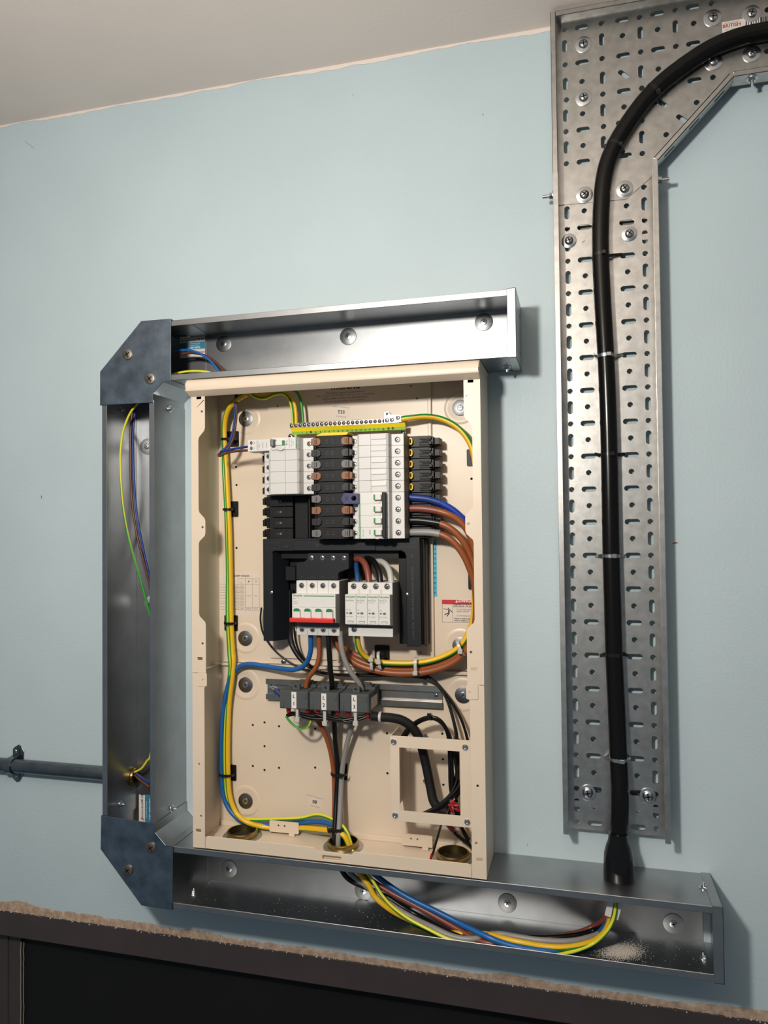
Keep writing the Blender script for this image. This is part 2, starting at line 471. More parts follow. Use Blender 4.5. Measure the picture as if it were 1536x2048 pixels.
# bolts of the straight tray
for (a, b, R, r, an, dm) in ((1138, 481, 11.3, 6.6, 0.3, True), (1259, 467, 11.3, 6.6, 0.9, True), (1175.5, 1586, 12.0, 8.3, 0.2, True), (1296, 1593, 12.0, 8.3, 0.15, True)):
    x, z = at(a, b, BD + 2); washer_screw(tray, x, z, BD, R, r, 'zinc', 'zinc', an, True, 1.4, 4.0)
hexbolt_end(tray, TXR, az(1318, 361, 33), 33, (1, 0, 0)); hexbolt_end(tray, TXL, az(1112, 391, 33), 33, (-1, 0, 0))

# flat 90 degree bend of the tray
BB = BD + 1.5
bend = thing('tray_bend', 'flat galvanised cable tray bend with slotted plate turning towards the right', 'cable tray', 60, BB, az(1200, 400, BB))
ZTOP = az(1107, 23, FD); XTL2 = TXL - 0.0; XEND = 520.0
ZARM = az(1500, 148, FD)                       # underside of the horizontal arm
bl = at(1116, 410, BB); bc = at(1252, 398, BB); be = at(1302, 347, BB)
dg0 = (TXR, az(1309, 322, FD)); dg1 = (ax(1468, 152, FD), ZARM)
outer = [(XTL2, bl[1]), (bc[0], bc[1]), (TXR, be[1]), (TXR, dg0[1]), dg1, (XEND, ZARM), (XEND, ZTOP), (XTL2, ZTOP)]
S = 1536 / 456.0
def zz(a, b): return at(1080 + a / S, b / S, BB)
rounds = [(165, 200), (413, 157), (670, 117), (910, 67), (1155, 22), (555, 240), (792, 199), (1035, 157), (418, 394), (169, 437), (283, 549), (423, 634), (678, 350), (797, 465), (915, 312), (178, 673), (287, 766), (428, 852), (566, 720), (685, 594), (685, 814), (175, 887), (290, 980), (426, 1070), (689, 1034), (177, 1103), (850, 907), (1055, 690), (1165, 521), (920, 556), (530, 830), (1532, 66), (1530, 345)]
hsl = [(278, 182), (552, 132), (789, 90), (1027, 45), (282, 419), (559, 372), (795, 331), (1032, 293), (564, 612), (289, 872), (291, 1088), (1040, 540), (572, 1047)]
vsl = [(165, 310), (415, 265), (675, 220), (911, 178), (170, 565), (421, 524), (679, 482), (172, 780), (424, 742), (686, 923), (427, 958), (176, 993)]
dsl = [(562, 500), (822, 697), (955, 800)]
hs = [circ(*zz(a, b), 4.1, 12) for a, b in rounds]
hs += [slot(*zz(a, b), 20, 7.6) for a, b in hsl] + [slot(*zz(a, b), 19.5, 7.6, math.pi / 2) for a, b in vsl] + [slot(*zz(a, b), 19, 7.0, -0.72) for a, b in dsl]
hs += [slot(300 + 52 * j, ZTOP - 40, 20, 7.6) for j in range(4)] + [slot(300 + 52 * j, ZTOP - 90, 20, 7.6) for j in range(4)]
m = MB(); m.plate(outer, hs, BB - 1.3, BB)
m.build('bend_plate', 'galv_tray', bend, bev=0.35)
def flange(parent, p, q, inward, d0, d1, lip=8.0, holes=0):
    # upright flange along the line p-q in the wall plane with a return lip; inward = unit vector
    m = MB(); ix, iz = inward; t = 1.3
    def strip(a0, a1, da, db):
        P = []
        for dd in (da, db):
            P += [(p[0] + ix * a0, dd, p[1] + iz * a0), (q[0] + ix * a0, dd, q[1] + iz * a0), (q[0] + ix * a1, dd, q[1] + iz * a1), (p[0] + ix * a1, dd, p[1] + iz * a1)]
        m.hexa(P)
    strip(0, t, d0, d1); strip(0, lip, d1 - t, d1); strip(lip - t, lip, d1 - 5, d1)
    if holes:
        for j in range(holes):
            u = (j + 0.5) / holes; cx = p[0] + (q[0] - p[0]) * u - ix * 0.15; cz = p[1] + (q[1] - p[1]) * u - iz * 0.15
            L = math.hypot(q[0] - p[0], q[1] - p[1]); ux, uz = (q[0] - p[0]) / L, (q[1] - p[1]) / L
            P = []
            for dd in (d0 + 10, d0 + 16):
                P += [(cx - ux * 10, dd, cz - uz * 10), (cx + ux * 10, dd, cz + uz * 10), (cx + ux * 10 + ix * 0.3, dd, cz + uz * 10 + iz * 0.3), (cx - ux * 10 + ix * 0.3, dd, cz - uz * 10 + iz * 0.3)]
            m.hexa(P, 1)
    m.build('side_flange', ['galv_tray', 'recess_shade'], parent, bev=0.5)
flange(bend, (XTL2, az(1113, 346, FD)), (XTL2, ZTOP), (1, 0), BB - 1.3, FD)
flange(bend, (XTL2 + 8.1, ZTOP), (XEND, ZTOP), (0, -1), BB - 1.3, FD)
dl = math.hypot(dg1[0] - dg0[0], dg1[1] - dg0[1]); dn = (-(dg1[1] - dg0[1]) / dl, (dg1[0] - dg0[0]) / dl)
flange(bend, dg0, dg1, dn, BB - 1.3, FD, holes=3)
flange(bend, dg1, (XEND, ZARM), (0, 1), BB - 1.3, FD)
for (a, b, an) in ((292, 293, 0.1), (294, 652, 0.2), (299, 1307, 0.8), (571, 1267, 0.6), (1165, 113, 1.5), (1428, 85, 1.2), (1428, 355, 0.9), (1170, 410, 0.5)):
    x, z = at(1080 + a / S, b / S, BB + 3); washer_screw(bend, x, z, BB, 12.6, 7.0, 'zinc', 'zinc', an, True, 1.3, 4.0)
hexbolt_end(bend, ax(1504, 158, 30), ZARM, 30, (0, 0, -1), 2.8, 13)
# maker's sticker on the bend, half under the cable
lx0, lz1 = at(1080 + 1226 / S, 155 / S, BB); lx1 = ax(1080 + 1482 / S, 115 / S, BB)
st = MB(); st.box(lx0, lx1, BB, BB + 0.25, lz1 - 24, lz1 + 1); st.box(lx0, lx1, BB + 0.25, BB + 0.3, lz1 - 24, lz1 - 15.5, 1)
for j, wd in enumerate((1.6, 1.0, 1.8, 0.8, 1.5, 1.0, 1.9, 0.9, 1.3, 1.7, 0.9, 1.4)):
    st.box(lx0 + 32 + j * 3.3, lx0 + 32 + j * 3.3 + wd, BB + 0.25, BB + 0.32, lz1 - 11, lz1 - 1.5, 2)
st = st.build('sticker', ['paper', 'label_blue', 'ink'], bend)
text(st, 'BRITISH', lx0 + 13, lz1 - 6.0, BB + 0.34, 5.0, 'ink_red', bold=True); text(st, 'MADE IN BRITAIN', lx0 + 13, lz1 - 1.6, BB + 0.34, 1.8, 'ink_red'); text(st, 'cable management', lx0 + 13, lz1 - 11.5, BB + 0.34, 1.8, 'ink_soft')

# armoured cable and its shroud
ZB = -512.7
sd = depth_for_z(1238, 1757, ZB)
CD = BB + 12.4
arm = [(1640, 40, CD + 2), (1536, 62, CD + 2), (1480, 74, CD + 2), (1420, 98, CD + 2), (1352, 143, CD + 1), (1302, 187, CD), (1258, 243, CD), (1224, 302, CD), (1208, 355, CD), (1202, 425, CD), (1201, 505, CD), (1205, 600, CD), (1211, 707, CD), (1215, 800, CD), (1218, 905, CD), (1220, 1005, CD), (1222, 1110, CD), (1225, 1210, CD), (1228, 1311, CD), (1233, 1420, CD + 1), (1237, 1520, CD + 4), (1240, 1600, CD + 12)]
P = px(arm); xg = ax(1238, 1757, sd)
P += [(xg + 1.0, sd - 3, az(1240, 1672, sd)), (xg, sd, ZB + 50), (xg, sd, ZB + 4)]
P = smooth_path(P, 10); m = MB(); m.tube(P, 12.6, 22)
cb = m.build('armoured_cable', 'armour_black', smooth=True, angle=80)
tag(cb, 'thick black armoured cable bending off the upper tray and running straight down', 'cable')
m = MB()
m.lathe((xg, sd, ZB + 0.2), (xg, sd, ZB + 66), [(0, 21.5), (0.03, 22.3), (0.25, 21.8), (0.55, 20.6), (0.72, 17.6), (0.84, 14.6), (0.95, 13.6), (1.0, 13.5)], 36)
sh = m.build('gland_shroud', 'shroud_black', smooth=True, angle=50)
tag(sh, 'glossy black rubber gland shroud where the armoured cable meets the lower trunking', 'cable gland')

def ribbon(m, pts, hw, th, axis, mi=0):
    # flat strap along pts; axis = width direction (unit vector in mm space)
    A = Vector(axis); P = [Vector(p) for p in pts]; rows = []
    V = []; n = len(P)
    for i in range(n):
        t = (P[min(n - 1, i + 1)] - P[max(0, i - 1)]).normalized(); nn = t.cross(A).normalized()
        for a, b in ((-hw, 0), (hw, 0), (hw, th), (-hw, th)): V.append(tuple(P[i] + A * a + nn * b))
    F = []
    for i in range(n - 1):
        for k in range(4):
            k2 = (k + 1) % 4; F.append((i * 4 + k, i * 4 + k2, i * 4 + 4 + k2, i * 4 + 4 + k))
    F.append((3, 2, 1, 0)); F.append(tuple((n - 1) * 4 + k for k in range(4)))
    m.add(V, F, mi)
def tray_tie(cx, cy, xl, xr, metal, label, ddy=0):
    # strap over the armoured cable, tails into tray slots at pixel xl and xr
    z = az(cx, cy, CD + 10); pc = min(P, key=lambda v: abs(v.z - z)); x, CD_ = pc.x, pc.y
    x0, z0 = at(xl, cy + ddy, BD); x1, z1 = at(xr, cy + ddy, BD); R = 13.0
    pts = [(x0, BD - 2, z0), (x0 + 1.0, BD + 1, z0)]
    for i in range(0, 15):
        a = math.radians(200 - i * (220 / 14.0)); t = i / 14.0
        pts.append((x + R * math.cos(a), CD_ + R * math.sin(a), z))
    pts += [(x1 - 1.0, BD + 1, z1), (x1, BD - 2, z1)]
    rt = thing('cable_tie', label, 'cable tie', x, CD, z, 'ties holding the armoured cable to the tray')
    mm = 'zinc' if metal else 'black_gloss'
    m = MB(); ribbon(m, pts, 2.4, 0.9, (0, 0, 1)); m.build('band', mm, rt, smooth=True, angle=50)
    m = MB(); hx = x + 4.0; m.box(hx - 3.6, hx + 3.6, CD_ + R - 0.6, CD_ + R + 3.0, z - 3.2, z + 3.2); m.build('buckle', mm, rt, bev=0.8)
tray_tie(1201, 506, 1188, 1245, False, 'black plastic tie on the armoured cable just below the bend, topmost on the straight tray', 3)
tray_tie(1213, 709, 1186, 1247, True, 'steel tie on the armoured cable nearest below the bend')
tray_tie(1218, 908, 1188, 1250, False, 'black plastic tie on the armoured cable, between the two upper steel ties')
tray_tie(1222, 1112, 1190, 1252, True, 'steel tie halfway down the armoured cable, the middle one of three steel ties')
tray_tie(1228, 1311, 1199, 1258, False, 'black plastic tie on the armoured cable, lowest of the black ones')
tray_tie(1236, 1520, 1207, 1262, True, 'steel tie lowest on the armoured cable, nearest the trunking', -5)
def arc_tie(i0, label):
    # tie looped square across the curved part of the cable
    k = min(range(1, len(P) - 1), key=lambda j: (P[j].x - i0[0]) ** 2 + (P[j].z - i0[1]) ** 2)
    c = P[k]; t = (P[k + 1] - P[k - 1]).normalized(); s_ = Vector((0, 1, 0)).cross(t).normalized(); w = t
    pts = [tuple(c - s_ * 17 + Vector((0, -13.5, 0))), tuple(c - s_ * 15 + Vector((0, -8, 0)))]
    for i in range(13):
        a = math.radians(195 - i * 17.5); pts.append(tuple(c + s_ * (13.0 * math.cos(a)) + Vector((0, 13.0 * math.sin(a), 0))))
    pts += [tuple(c + s_ * 15 + Vector((0, -8, 0))), tuple(c + s_ * 17 + Vector((0, -13.5, 0)))]
    rt = thing('cable_tie', label, 'cable tie', c.x, CD, c.z, 'ties holding the armoured cable to the tray')
    m = MB(); ribbon(m, pts, 2.4, 0.9, tuple(w)); m.build('band', 'black_gloss', rt, smooth=True, angle=50)
    m = MB(); h_ = c - s_ * 9 + Vector((0, 10, 0)); m.box(h_.x - 3.4, h_.x + 3.4, h_.y - 2, h_.y + 2.6, h_.z - 3.2, h_.z + 3.2); m.build('buckle', 'black_gloss', rt, bev=0.8)
arc_tie(at(1312, 187, CD), 'black plastic tie on the upper part of the curved armoured cable')
arc_tie(at(1229, 291, CD), 'black plastic tie on the lower part of the curved armoured cable')

# ================================================================== trunking
XL = -781.5; XR_ = -681.5; ZT1 = 351.2; ZT0 = 251.3; ZB1 = ZB; ZB0 = -612.7; TD = 100.0; LIP = 9.5; TH = 1.3
def channel(parent, axis, a0, a1, c0, c1, name='channel', hole=None):
    # open-fronted C section; axis 'x' or 'z' is its run (a0..a1), c0..c1 its height or width
    q = [(c0, 0), (c0, TD), (c0 + LIP, TD), (c0 + LIP, TD - TH), (c0 + TH, TD - TH), (c0 + TH, TH), (c1 - TH, TH), (c1 - TH, TD - TH), (c1 - LIP, TD - TH), (c1 - LIP, TD), (c1, TD), (c1, 0)]
    mp = (lambda a, b, d: (d, b, a)) if axis == 'x' else (lambda a, b, d: (a, b, d))
    m = MB(); m.plate(q, (), a0, a1, mp=mp)
    return m.build(name, 'galv', parent, bev=0.5)
XTE = -97.0; XBE = 165.4
XC0 = ax(343, 700, 102)               # corner pieces end here
ZC0 = az(252, 807, 102); ZC1 = az(252, 1639, 102)
XC1 = ax(345, 1760, 102)
top = thing('trunking', 'open galvanised trunking length above the distribution board', 'trunking', (XC0 + XTE) / 2, 0, ZT0)
channel(top, 'x', XC0 - 4, XTE + 2, ZT0, ZT1)
left = thing('trunking', 'tall open galvanised trunking length standing left of the distribution board', 'trunking', (XL + XR_) / 2, 0, ZC1)
channel(left, 'z', ZC1 - 4, ZC0 + 4, XL, XR_)
low = thing('trunking', 'long open galvanised trunking length under the distribution board holding loose cables', 'trunking', (XC1 + XBE) / 2, 0, ZB0)
channel(low, 'x', XC1 - 4, XBE + 2, ZB0, ZB1)
# end caps
def end_cap(parent, xe, z0, z1, w=13.0):
    m = MB(); e = 1.4
    m.box(xe + w - e, xe + w, 0, TD + e, z0 - e, z1 + e)
    m.box(xe, xe + w, 0, TD + e, z1, z1 + e); m.box(xe, xe + w, 0, TD + e, z0 - e, z0)
    m.box(xe, xe + w, TD, TD + e, z0 - e, z1 + e)
    m.build('end_cap', 'galv', parent, bev=0.5)
end_cap(top, XTE, ZT0, ZT1); end_cap(low, XBE, ZB0, ZB1, 13.5)
for (yy) in (627, 702):
    z = az(1036, yy, 50); m = MB(); m.box(XTE + 12.9, XTE + 13.2, 32, 36, z - 2, z + 2); m.build('rivet_hole', 'recess_shade', top)
# corner pieces
def corner(name, label, poly_px, mouths, screws):
    D = TD + 2.2
    pts = [at(a, b, D) for a, b in poly_px]
    cx = sum(p[0] for p in pts) / len(pts); zmin = min(p[1] for p in pts)
    rt = thing(name, label, 'trunking corner', cx, 0, zmin, 'trunking corner pieces')
    m = MB(); m.plate(pts, (), D - 1.2, D); m.build('cover_plate', 'galv_blue_reflect', rt, bev=0.4)
    n = len(pts); area = sum(pts[i][0] * pts[(i + 1) % n][1] - pts[(i + 1) % n][0] * pts[i][1] for i in range(n))
    m = MB()
    for i in range(n):
        if i in mouths: continue
        p, q = pts[i], pts[(i + 1) % n]
        L = math.hypot(q[0] - p[0], q[1] - p[1]); nx, nz = -(q[1] - p[1]) / L, (q[0] - p[0]) / L
        if area < 0: nx, nz = -nx, -nz
        t = 1.2; P_ = []
        for dd in (0.0, D - 1.2): P_ += [(p[0], dd, p[1]), (q[0], dd, q[1]), (q[0] + nx * t, dd, q[1] + nz * t), (p[0] + nx * t, dd, p[1] + nz * t)]
        m.hexa(P_)
    m.plate(pts, (), 0.2, 1.0)
    m.build('body', 'galv', rt)
    for (a, b, an) in screws:
        x, z = at(a, b, D); m = MB(); cross_head(m, x, z, D, 9.0, 2.6, 0, 1, False, 24, an); m.build('cover_screw', ['screw_brown', 'recess_shade'], rt, smooth=True)
    return rt
# polygon order starts at the outer chamfer; mouths are the open ends
ct = corner('trunking_corner', 'blue-grey trunking corner cover above left of the board, scuffed, with two screws', [(282, 642), (341.5, 637), (341.5, 761), (325.5, 764), (305.3, 787), (305.3, 805), (199.7, 810.5), (199.9, 743.5)], (1, 5), [(255, 709, 0.5), (300, 757.5, 0.6)])
cbm = corner('trunking_corner', 'dark trunking corner cover below left of the board, with two slotted screws', [(201.9, 1631), (310.5, 1647.5), (310.5, 1665.5), (330.8, 1690.5), (345.6, 1693), (344, 1821), (282.3, 1811), (200.8, 1698.3)], (0, 4), [(302, 1695, 0.6), (256, 1740, 0.6)])
# sleeves of the corners seen inside the open trunking
def sleeve(parent, quads, nm='sleeve'):
    m = MB()
    for q in quads: m.hexa(q)
    m.build(nm, 'galv', parent)
xs1 = ax(411, 700, 3)
sleeve(ct, [[(XC0 - 20, 1.4, ZT0 + 2), (xs1, 1.4, ZT0 + 2), (xs1, 1.4, ZT1 - 2), (XC0 - 20, 1.4, ZT1 - 2), (XC0 - 20, 2.2, ZT0 + 2), (xs1, 2.2, ZT0 + 2), (xs1, 2.2, ZT1 - 2), (XC0 - 20, 2.2, ZT1 - 2)],
            [(XC0 - 20, 2.3, ZT1 - 2.4), (xs1 + 6, 2.3, ZT1 - 2.4), (ax(378, 650, 90), 92, ZT1 - 2.4), (XC0 - 20, 92, ZT1 - 2.4), (XC0 - 20, 2.3, ZT1 - 1.5), (xs1 + 6, 2.3, ZT1 - 1.5), (ax(378, 650, 90), 92, ZT1 - 1.5), (XC0 - 20, 92, ZT1 - 1.5)]])
zs1 = az(275, 839, 3)
sleeve(ct, [[(XL + 1.4, 2, zs1), (XL + 1.4, 90, az(214, 827, 90)), (XL + 1.4, 90, ZC0 + 20), (XL + 1.4, 2, ZC0 + 20), (XL + 2.2, 2, zs1), (XL + 2.2, 90, az(214, 827, 90)), (XL + 2.2, 90, ZC0 + 20), (XL + 2.2, 2, ZC0 + 20)]])
zs2 = az(272, 1579, 3); zs3 = az(214, 1613, 90)
sleeve(cbm, [[(XL + 1.4, 2, zs2), (XL + 1.4, 90, zs3), (XL + 1.4, 90, ZC1 - 20), (XL + 1.4, 2, ZC1 - 20), (XL + 2.2, 2, zs2), (XL + 2.2, 90, zs3), (XL + 2.2, 90, ZC1 - 20), (XL + 2.2, 2, ZC1 - 20)]])
xs2 = ax(415, 1740, 3); xs3 = ax(381, 1806, 92)
sleeve(cbm, [[(XC1 - 20, 1.4, ZB0 + 2), (xs2, 1.4, ZB0 + 2), (xs2, 1.4, ZB1 - 2), (XC1 - 20, 1.4, ZB1 - 2), (XC1 - 20, 2.2, ZB0 + 2), (xs2, 2.2, ZB0 + 2), (xs2, 2.2, ZB1 - 2), (XC1 - 20, 2.2, ZB1 - 2)],
             [(XC1 - 20, 2.3, ZB0 + 1.5), (xs2 + 6, 2.3, ZB0 + 1.5), (xs3, 92, ZB0 + 1.5), (XC1 - 20, 92, ZB0 + 1.5), (XC1 - 20, 2.3, ZB0 + 2.3), (xs2 + 6, 2.3, ZB0 + 2.3), (xs3, 92, ZB0 + 2.3), (XC1 - 20, 92, ZB0 + 2.3)]])
# fixings through the back of the trunking
for par, lst in ((top, [(447, 687.5), (696, 672.5), (967.5, 643.5)]), (left, [(294, 893), (302, 1208)]), (low, [(457.5, 1738), (726, 1782), (1014.5, 1807), (1347, 1848)])):
    for j, (a, b) in enumerate(lst):
        x, z = at(a, b, TH + 1.6); washer_screw(par, x, z, TH, 14.6, 5.4, 'zinc_dull' if par is top else 'washer_grey', 'zinc', 0.5 + j, False, 1.5, 1.2)
# hexagon screws through outer faces
def side_screw(parent, x, d, z, axis):
    a = Vector((x, d, z)); t = Vector(axis); m = MB()
    m.lathe(tuple(a), tuple(a + t * 1.0), [(0, 6.4), (1, 6.2)], 18); m.lathe(tuple(a + t), tuple(a + t * 4.6), [(0, 4.2), (1, 3.9)], 6); m.cyl(tuple(a), tuple(a + t * 8), 2.2, 2.0, 10)
    m.build('screw', 'zinc', parent, smooth=True)
def d_on_x(pxx, pyy, X):
    lo, hi = -20.0, 160.0; s0 = ax(pxx, pyy, lo) - X
    for _ in range(50):
        mm = (lo + hi) / 2
        if (ax(pxx, pyy, mm) - X) * s0 > 0: lo = mm
        else: hi = mm
    return (lo + hi) / 2
for (a, b, par) in ((339, 818, ct), (344, 1617, cbm)):
    d = d_on_x(a, b, XR_); side_screw(par, XR_, d, az(a, b, d), (1, 0, 0))
d = depth_for_z(1014, 733, ZT0); side_screw(top, ax(1014, 733, d), d, ZT0, (0, 0, -1))
d = depth_for_z(1407, 1776, ZB1); side_screw(low, ax(1407, 1776, d), d, ZB1, (0, 0, 1))
d = depth_for_z(1406, 1915, ZB0 + TH); side_screw(low, ax(1406, 1915, d), d, ZB0 + TH, (0, 0, 1))
for (a, b) in ((387.5, 1785),):
    d = depth_for_z(a, b, ZB0 + 2.3); side_screw(cbm, ax(a, b, d), d, ZB0 + 2.3, (0, 0, 1))
for (a, b, par) in ((240, 821, ct), (241.5, 1608, cbm)):
    d = d_on_x(a, b, XL + 2.2); side_screw(par, XL + 2.2, d, az(a, b, d), (1, 0, 0))
# makers' labels inside
def trunk_label(parent, x0, x1, z0, z1, d, vertical):
    m = MB()
    if not vertical:
        H = z1 - z0
        m.box(x0, x1, d, d + 0.3, z0, z1); m.box(x0, x1, d + 0.3, d + 0.35, z0 + H * 0.37, z0 + H * 0.70, 1)
        o = m.build('maker_label', ['paper', 'label_blue'], parent); W = x1 - x0; dd = d + 0.45
        text(o, 'Armorduct', x0 + W * 0.42, z0 + H * 0.80, dd, H * 0.085, 'ink_soft', bold=True); text(o, 'UK CE', x0 + W * 0.83, z0 + H * 0.82, dd, H * 0.085, 'ink', bold=True)
        text(o, 'Galvanised steel trunking', x0 + W * 0.52, z0 + H * 0.645, dd, H * 0.05, 'ink_white'); text(o, '90 gusset bend 100mm', x0 + W * 0.52, z0 + H * 0.55, dd, H * 0.05, 'ink_white')
        text(o, 'ATE-SBT44/PG', x0 + W * 0.52, z0 + H * 0.44, dd, H * 0.085, 'ink_white', bold=True)
        text(o, 'BRITISH', x0 + W * 0.82, z0 + H * 0.21, dd, H * 0.09, 'ink_red', bold=True)
        m = MB(); m.plate([(x0 + W * .05, z0 + H * .75), (x0 + W * .09, z0 + H * .88), (x0 + W * .15, z0 + H * .75), (x0 + W * .12, z0 + H * .75), (x0 + W * .09, z0 + H * .81), (x0 + W * .08, z0 + H * .75)], (), d + .3, d + .45); m.build('emblem', 'ink', o)
    else:
        W = x1 - x0; H = z1 - z0
        m.box(x0, x1, d, d + 0.3, z0, z1); m.box(x0 + W * 0.45, x1, d + 0.3, d + 0.35, z0, z1, 1)
        o = m.build('maker_label', ['paper', 'label_blue'], parent); dd = d + 0.45
        text(o, 'Armorduct', x0 + W * 0.25, z0 + H * 0.42, dd, W * 0.16, 'ink_soft', 90, bold=True); text(o, 'UK CE', x0 + W * 0.25, z0 + H * 0.86, dd, W * 0.16, 'ink', 90, bold=True)
        text(o, 'Galvanised steel trunking', x0 + W * 0.56, z0 + H * 0.46, dd, W * 0.075, 'ink_white', 90); text(o, 'ATE-SBT44/PG', x0 + W * 0.86, z0 + H * 0.5, dd, W * 0.16, 'ink_white', 90, bold=True)
        m = MB(); m.plate([(x0 + W * .40, z0 + H * .04), (x0 + W * .10, z0 + H * .10), (x0 + W * .40, z0 + H * .15), (x0 + W * .40, z0 + H * .12), (x0 + W * .26, z0 + H * .10), (x0 + W * .40, z0 + H * .08)], (), d + .3, d + .45); m.build('emblem', 'ink_red', o)
x0, z1 = at(360, 674, 2.3); x1, z0 = at(410, 713, 2.3)
trunk_label(ct, x0, x1, z0, z1, 2.3, False)
x0, z1 = at(278, 1589, 2.3); x1, z0 = at(302, 1645, 2.3)
trunk_label(cbm, x0, x1 + 3, z0, z1, 2.3, True)
# swarf and dust lying in the lower trunking
m = MB(); rng = random.Random(9)
for _ in range(7500):
    a = rng.gauss(1242, 19) + rng.gauss(0, 6); b = rng.gauss(1902, 8)
    d = depth_for_z(a, b, ZB0 + TH)
    if not 4 < d < 97: continue
    x = ax(a, b, d); s_ = rng.uniform(0.12, 0.42); m.box(x, x + s_ * 2.2, d, d + s_, ZB0 + TH, ZB0 + TH + s_ * 0.4)
for _ in range(420):
    x = rng.uniform(-640, 160); d = rng.uniform(6, 95); s_ = rng.uniform(0.25, 0.7); m.box(x, x + s_, d, d + s_, ZB0 + TH, ZB0 + TH + s_ * 0.5)
tag(m.build('drilling_dust', 'dust'), 'pale drilling dust and swarf lying in the bottom of the lower trunking', 'dust', kind='stuff')

# ================================================================== conduit on the left
dz = 13.5
zc1 = az(100, 1537.5, dz); 
m = MB(); m.cyl((-1700, dz, zc1), (XL, dz, zc1), 12.6, 12.6, 28)
cd = m.build('conduit', 'conduit_steel', smooth=True, angle=50)
tag(cd, 'grey steel conduit running along the wall into the tall trunking', 'conduit')
xs_ = ax(31, 1530, 8)
sad = thing('conduit_saddle', 'steel spacer saddle clamping the conduit to the wall', 'conduit clip', xs_, 0, zc1 - 30)
m = MB(); m.plate([(xs_ - 12, zc1 - 20), (xs_ - 10, zc1 - 30), (xs_ - 3, zc1 - 35), (xs_ + 4, zc1 - 33), (xs_ + 12, zc1 - 20), (xs_ + 13, zc1 + 24), (xs_ + 8, zc1 + 33), (xs_ + 1, zc1 + 36), (xs_ - 9, zc1 + 30), (xs_ - 12, zc1 + 22)], (), 0.1, 1.8)
m.build('base_plate', 'conduit_steel', sad, bev=0.5)
m = MB(); q = []
for i in range(15):
    a = math.pi * (1.08 - 1.16 * i / 14.0); q.append((xs_ - 3, dz + 14.0 * math.sin(a), zc1 + 14.0 * math.cos(a)))
q = [(xs_ - 3, 1.9, zc1 - 28), (xs_ - 3, 2.2, zc1 - 16)] + q + [(xs_ - 3, 2.2, zc1 + 16), (xs_ - 3, 1.9, zc1 + 28)]
ribbon(m, q, 7.0, 1.6, (1, 0, 0)); m.build('strap', 'conduit_steel', sad, smooth=True, angle=40)
for sgn in (-1, 1):
    m = MB(); cross_head(m, xs_ - 4, zc1 + sgn * 24, 3, 3.6, 2.0, 0, 1); m.build('screw', ['zinc', 'recess_shade'], sad, smooth=True)
# brass bush inside the trunking
bs = MB(); bs.lathe((XL + TH, dz + 2, zc1), (XL + 9, dz + 2, zc1), [(0, 16.5), (0.5, 16.5), (0.55, 14.5), (1.0, 14.0), (1.0, 10.8), (0.2, 10.8)], 24, caps=False); bs.cyl((XL + TH + 0.1, dz + 2, zc1), (XL + TH + 0.4, dz + 2, zc1), 10.9, 10.9, 20, 1)
tag(bs.build('conduit_bush', ['brass', 'recess_shade'], smooth=True), 'brass bush where the conduit enters the tall trunking', 'bush')

# a few nicks and specks in the wall paint
wb = bpy.data.objects['wall_back']
for (a, b, w, h_, an) in ((83, 994, 2.2, 6.5, 0.1), (706, 190, 1.0, 3.0, 0.2), (966, 229, 1.6, 3.0, 0.6), (1055, 1689, 0.8, 5.0, -0.3), (60, 290, 0.6, 34, 0.9), (1240, 1771, 2.0, 2.0, 0)):
    x, z = at(a, b, 0); c, s_ = math.cos(an), math.sin(an)
    m = MB(); m.plate([(x + u * c - v * s_, z + u * s_ + v * c) for u, v in ((-w / 2, -h_ / 2), (w / 3, -h_ / 3), (w / 2, h_ / 3), (-w / 4, h_ / 2))], (), 0.02, 0.35)
    if b < 1750: m.build('paint_nick', 'ink_soft', wb)

# ================================================================== distribution board enclosure (upper) and extension box (lower)
PXL, PXR = -613.9, -138.3; PF = 98.0; PZB = -511.5; PZT = 249.4
ZJ = az(400, 1346, PF)                 # joint between the two boxes
def L(xp, yp): return at(xp, yp, PF)
board = thing('distribution_board', 'open cream metal distribution board enclosure with a curved hood, cover removed', 'electrical panel', (PXL + PXR) / 2, 0, ZJ)
ext = thing('extension_box', 'open cream metal cable extension box under the distribution board', 'electrical panel', (PXL + PXR) / 2, 0, PZB)
def dots(lst, d=5.2, r=2.1): return [circ(*at(a, b, d), r, 10) for a, b in lst]
up_dots = [(472, 934), (473, 970), (473, 1096), (943, 957.6), (571, 1318)]
lo_px = [(311, 372), (369, 359), (441, 378), (369, 477), (311, 575), (369, 595), (441, 584), (620, 390), (620, 583), (976, 413), (978, 611), (1250, 415), (1253, 542), (1255, 668)]
lo_dots = [(380 + a / 2.477, 1300 + b / 2.477) for a, b in lo_px]
m = MB(); m.plate(rect(PXL + 1.5, PXR - 1.5, ZJ + 1, PZT - 1.5), dots(up_dots), 4.0, 5.2); m.build('back_panel', 'cream', board)
m = MB(); m.plate(rect(PXL + 1.5, PXR - 1.5, PZB + 1.5, ZJ - 1), dots(lo_dots), 4.0, 5.2); m.build('back_panel', 'cream', ext)
for par, z0, z1 in ((board, ZJ + 0.4, PZT), (ext, PZB, ZJ - 0.4)):
    m = MB(); m.box(PXL + 2, PXR - 2, 0.6, 1.4, z0 + 2, z1 - 2); m.build('hole_shade_sheet', 'recess_shade', par)  # added dark sheet painting in the shade seen through the panel holes
    for x0, x1 in ((PXL, PXL + 1.5), (PXR - 1.5, PXR)):
        m = MB(); m.box(x0, x1, 0, PF - 0.2, z0, z1); m.build('side_panel', 'cream', par, bev=0.4)
